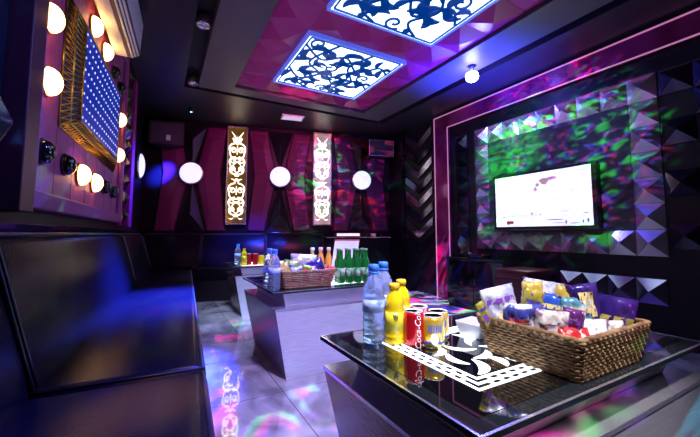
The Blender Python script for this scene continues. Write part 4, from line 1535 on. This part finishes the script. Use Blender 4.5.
# middle table: water bottles, beers, amber bottles, card
water_bottle((0.592, 1.965, ZT), 1.08, 'clear water bottle beside the brown basket, nearer the table front', 'water bottles on the middle table')
water_bottle((0.600, 2.10, ZT), 1.08, 'clear water bottle beside the brown basket, set behind', 'water bottles on the middle table')


def beer(loc, label, src=None, rot=0.0):
    if src:
        return dup(src, loc, rot, label)
    t = thing('beer_bottle', label, 'beer bottle', loc, rot, 'green beer bottles on the middle table')
    bm = B()
    lathe(bm, [(0, 0), (0.024, 0), (0.0275, 0.005), (0.028, 0.12), (0.026, 0.138), (0.016, 0.165), (0.013, 0.19), (0.0125, 0.215), (0.014, 0.216), (0.014, 0.222), (0, 0.222)], 22)
    obj('bottle_body', bm, 'green_glass', t)
    bm = B()
    lathe(bm, [(0.0284, 0.045), (0.0284, 0.10)], 22)
    obj('label_band', bm, 'green_label', t, fix=False)
    bm = B()
    lathe(bm, [(0.0, 0.2225), (0.0155, 0.217), (0.0155, 0.223), (0.012, 0.229), (0, 0.229)], 16)
    obj('cap', bm, 'green_label', t)
    return t


def bn(i, j):
    return 'green beer bottle in the %s row, %s' % (['front', 'rear'][j], ['next to the wicker basket', 'second from the wicker basket', 'third from the wicker basket', 'at the outer end'][i])


b0 = beer((1.075, 2.05, ZT), bn(0, 0))
for j in range(2):
    for i in range(4):
        if i == 0 and j == 0:
            continue
        beer((1.075 + i * 0.0605 + j * 0.02, 2.05 + j * 0.075 - 0.008 * i, ZT), bn(i, j), b0, 0.5 * i)

src = None
for k in range(4):
    loc = (1.04 + 0.065 * k, 2.46 - 0.01 * k, ZT)
    lb = 'amber drink bottle with white cap behind the basket, %s' % ['nearest the big white pack', 'second from the white pack', 'third from the white pack', 'beside the white menu card'][k]
    if src is None:
        t = thing('amber_drink_bottle', lb, 'drink bottle', loc, 0, 'amber bottles behind the middle basket')
        bm = B()
        lathe(bm, [(0, 0), (0.026, 0), (0.029, 0.005), (0.029, 0.13), (0.02, 0.16), (0.013, 0.18), (0.013, 0.2), (0, 0.2)], 20)
        obj('bottle_body', bm, 'amber', t)
        bm = B()
        lathe(bm, [(0, 0.2), (0.0165, 0.2), (0.0165, 0.222), (0.013, 0.225), (0, 0.225)], 16)
        obj('cap', bm, 'white', t)
        src = t
    else:
        dup(src, loc, 0, lb)
t = thing('menu_card', 'white menu card with a red edge standing behind the beer bottles', 'menu card', (1.24, 2.33, ZT), R(-24))
bm = B()
poly_prism(bm, [(-0.10, 0.0), (0.09, 0.0), (0.13, 0.285), (-0.06, 0.285)], lambda u, v, h: (u, h + v * 0.1, v), -0.003, 0.003)
obj('card', bm, mat('menu_card_white', (0.9, 0.88, 0.92), 0.5), t)
bm = B()
poly_prism(bm, [(-0.062, 0.276), (0.13, 0.276), (0.132, 0.287), (-0.06, 0.287)], lambda u, v, h: (u, h + v * 0.1, v), -0.0045, 0.0045)
obj('red_edge', bm, rd, t)
bm = B()
poly_prism(bm, [(-0.02, -0.0)] and [(-0.03, 0.0), (0.03, 0.0), (0.03, 0.0015), (-0.03, 0.0015)], lambda u, v, h: (u, h, v), -0.02, 0.06)
obj('foot', bm, 'white', t)

# back table items
water_bottle((0.725, 3.72, ZT), 1.0, 'clear water bottle alone on the back table', None)
yellow_bottle((0.785, 3.70, ZT), 0.98, 'yellow drink bottle on the back table beside the clear one', None)
can((0.84, 3.73, ZT), 0.031, 0.12, 'can_red', 'red can on the back table, next to the yellow bottle', 'cans on the back table')
can((0.905, 3.70, ZT), 0.031, 0.12, 'can_red', 'red can on the back table, between red and yellow cans', 'cans on the back table')
can((0.97, 3.70, ZT), 0.031, 0.10, 'can_yellow', 'yellow can on the back table, nearest the red cans', 'cans on the back table')
can((1.04, 3.69, ZT), 0.031, 0.10, 'can_yellow', 'yellow can on the back table, at the end of the row', 'cans on the back table')
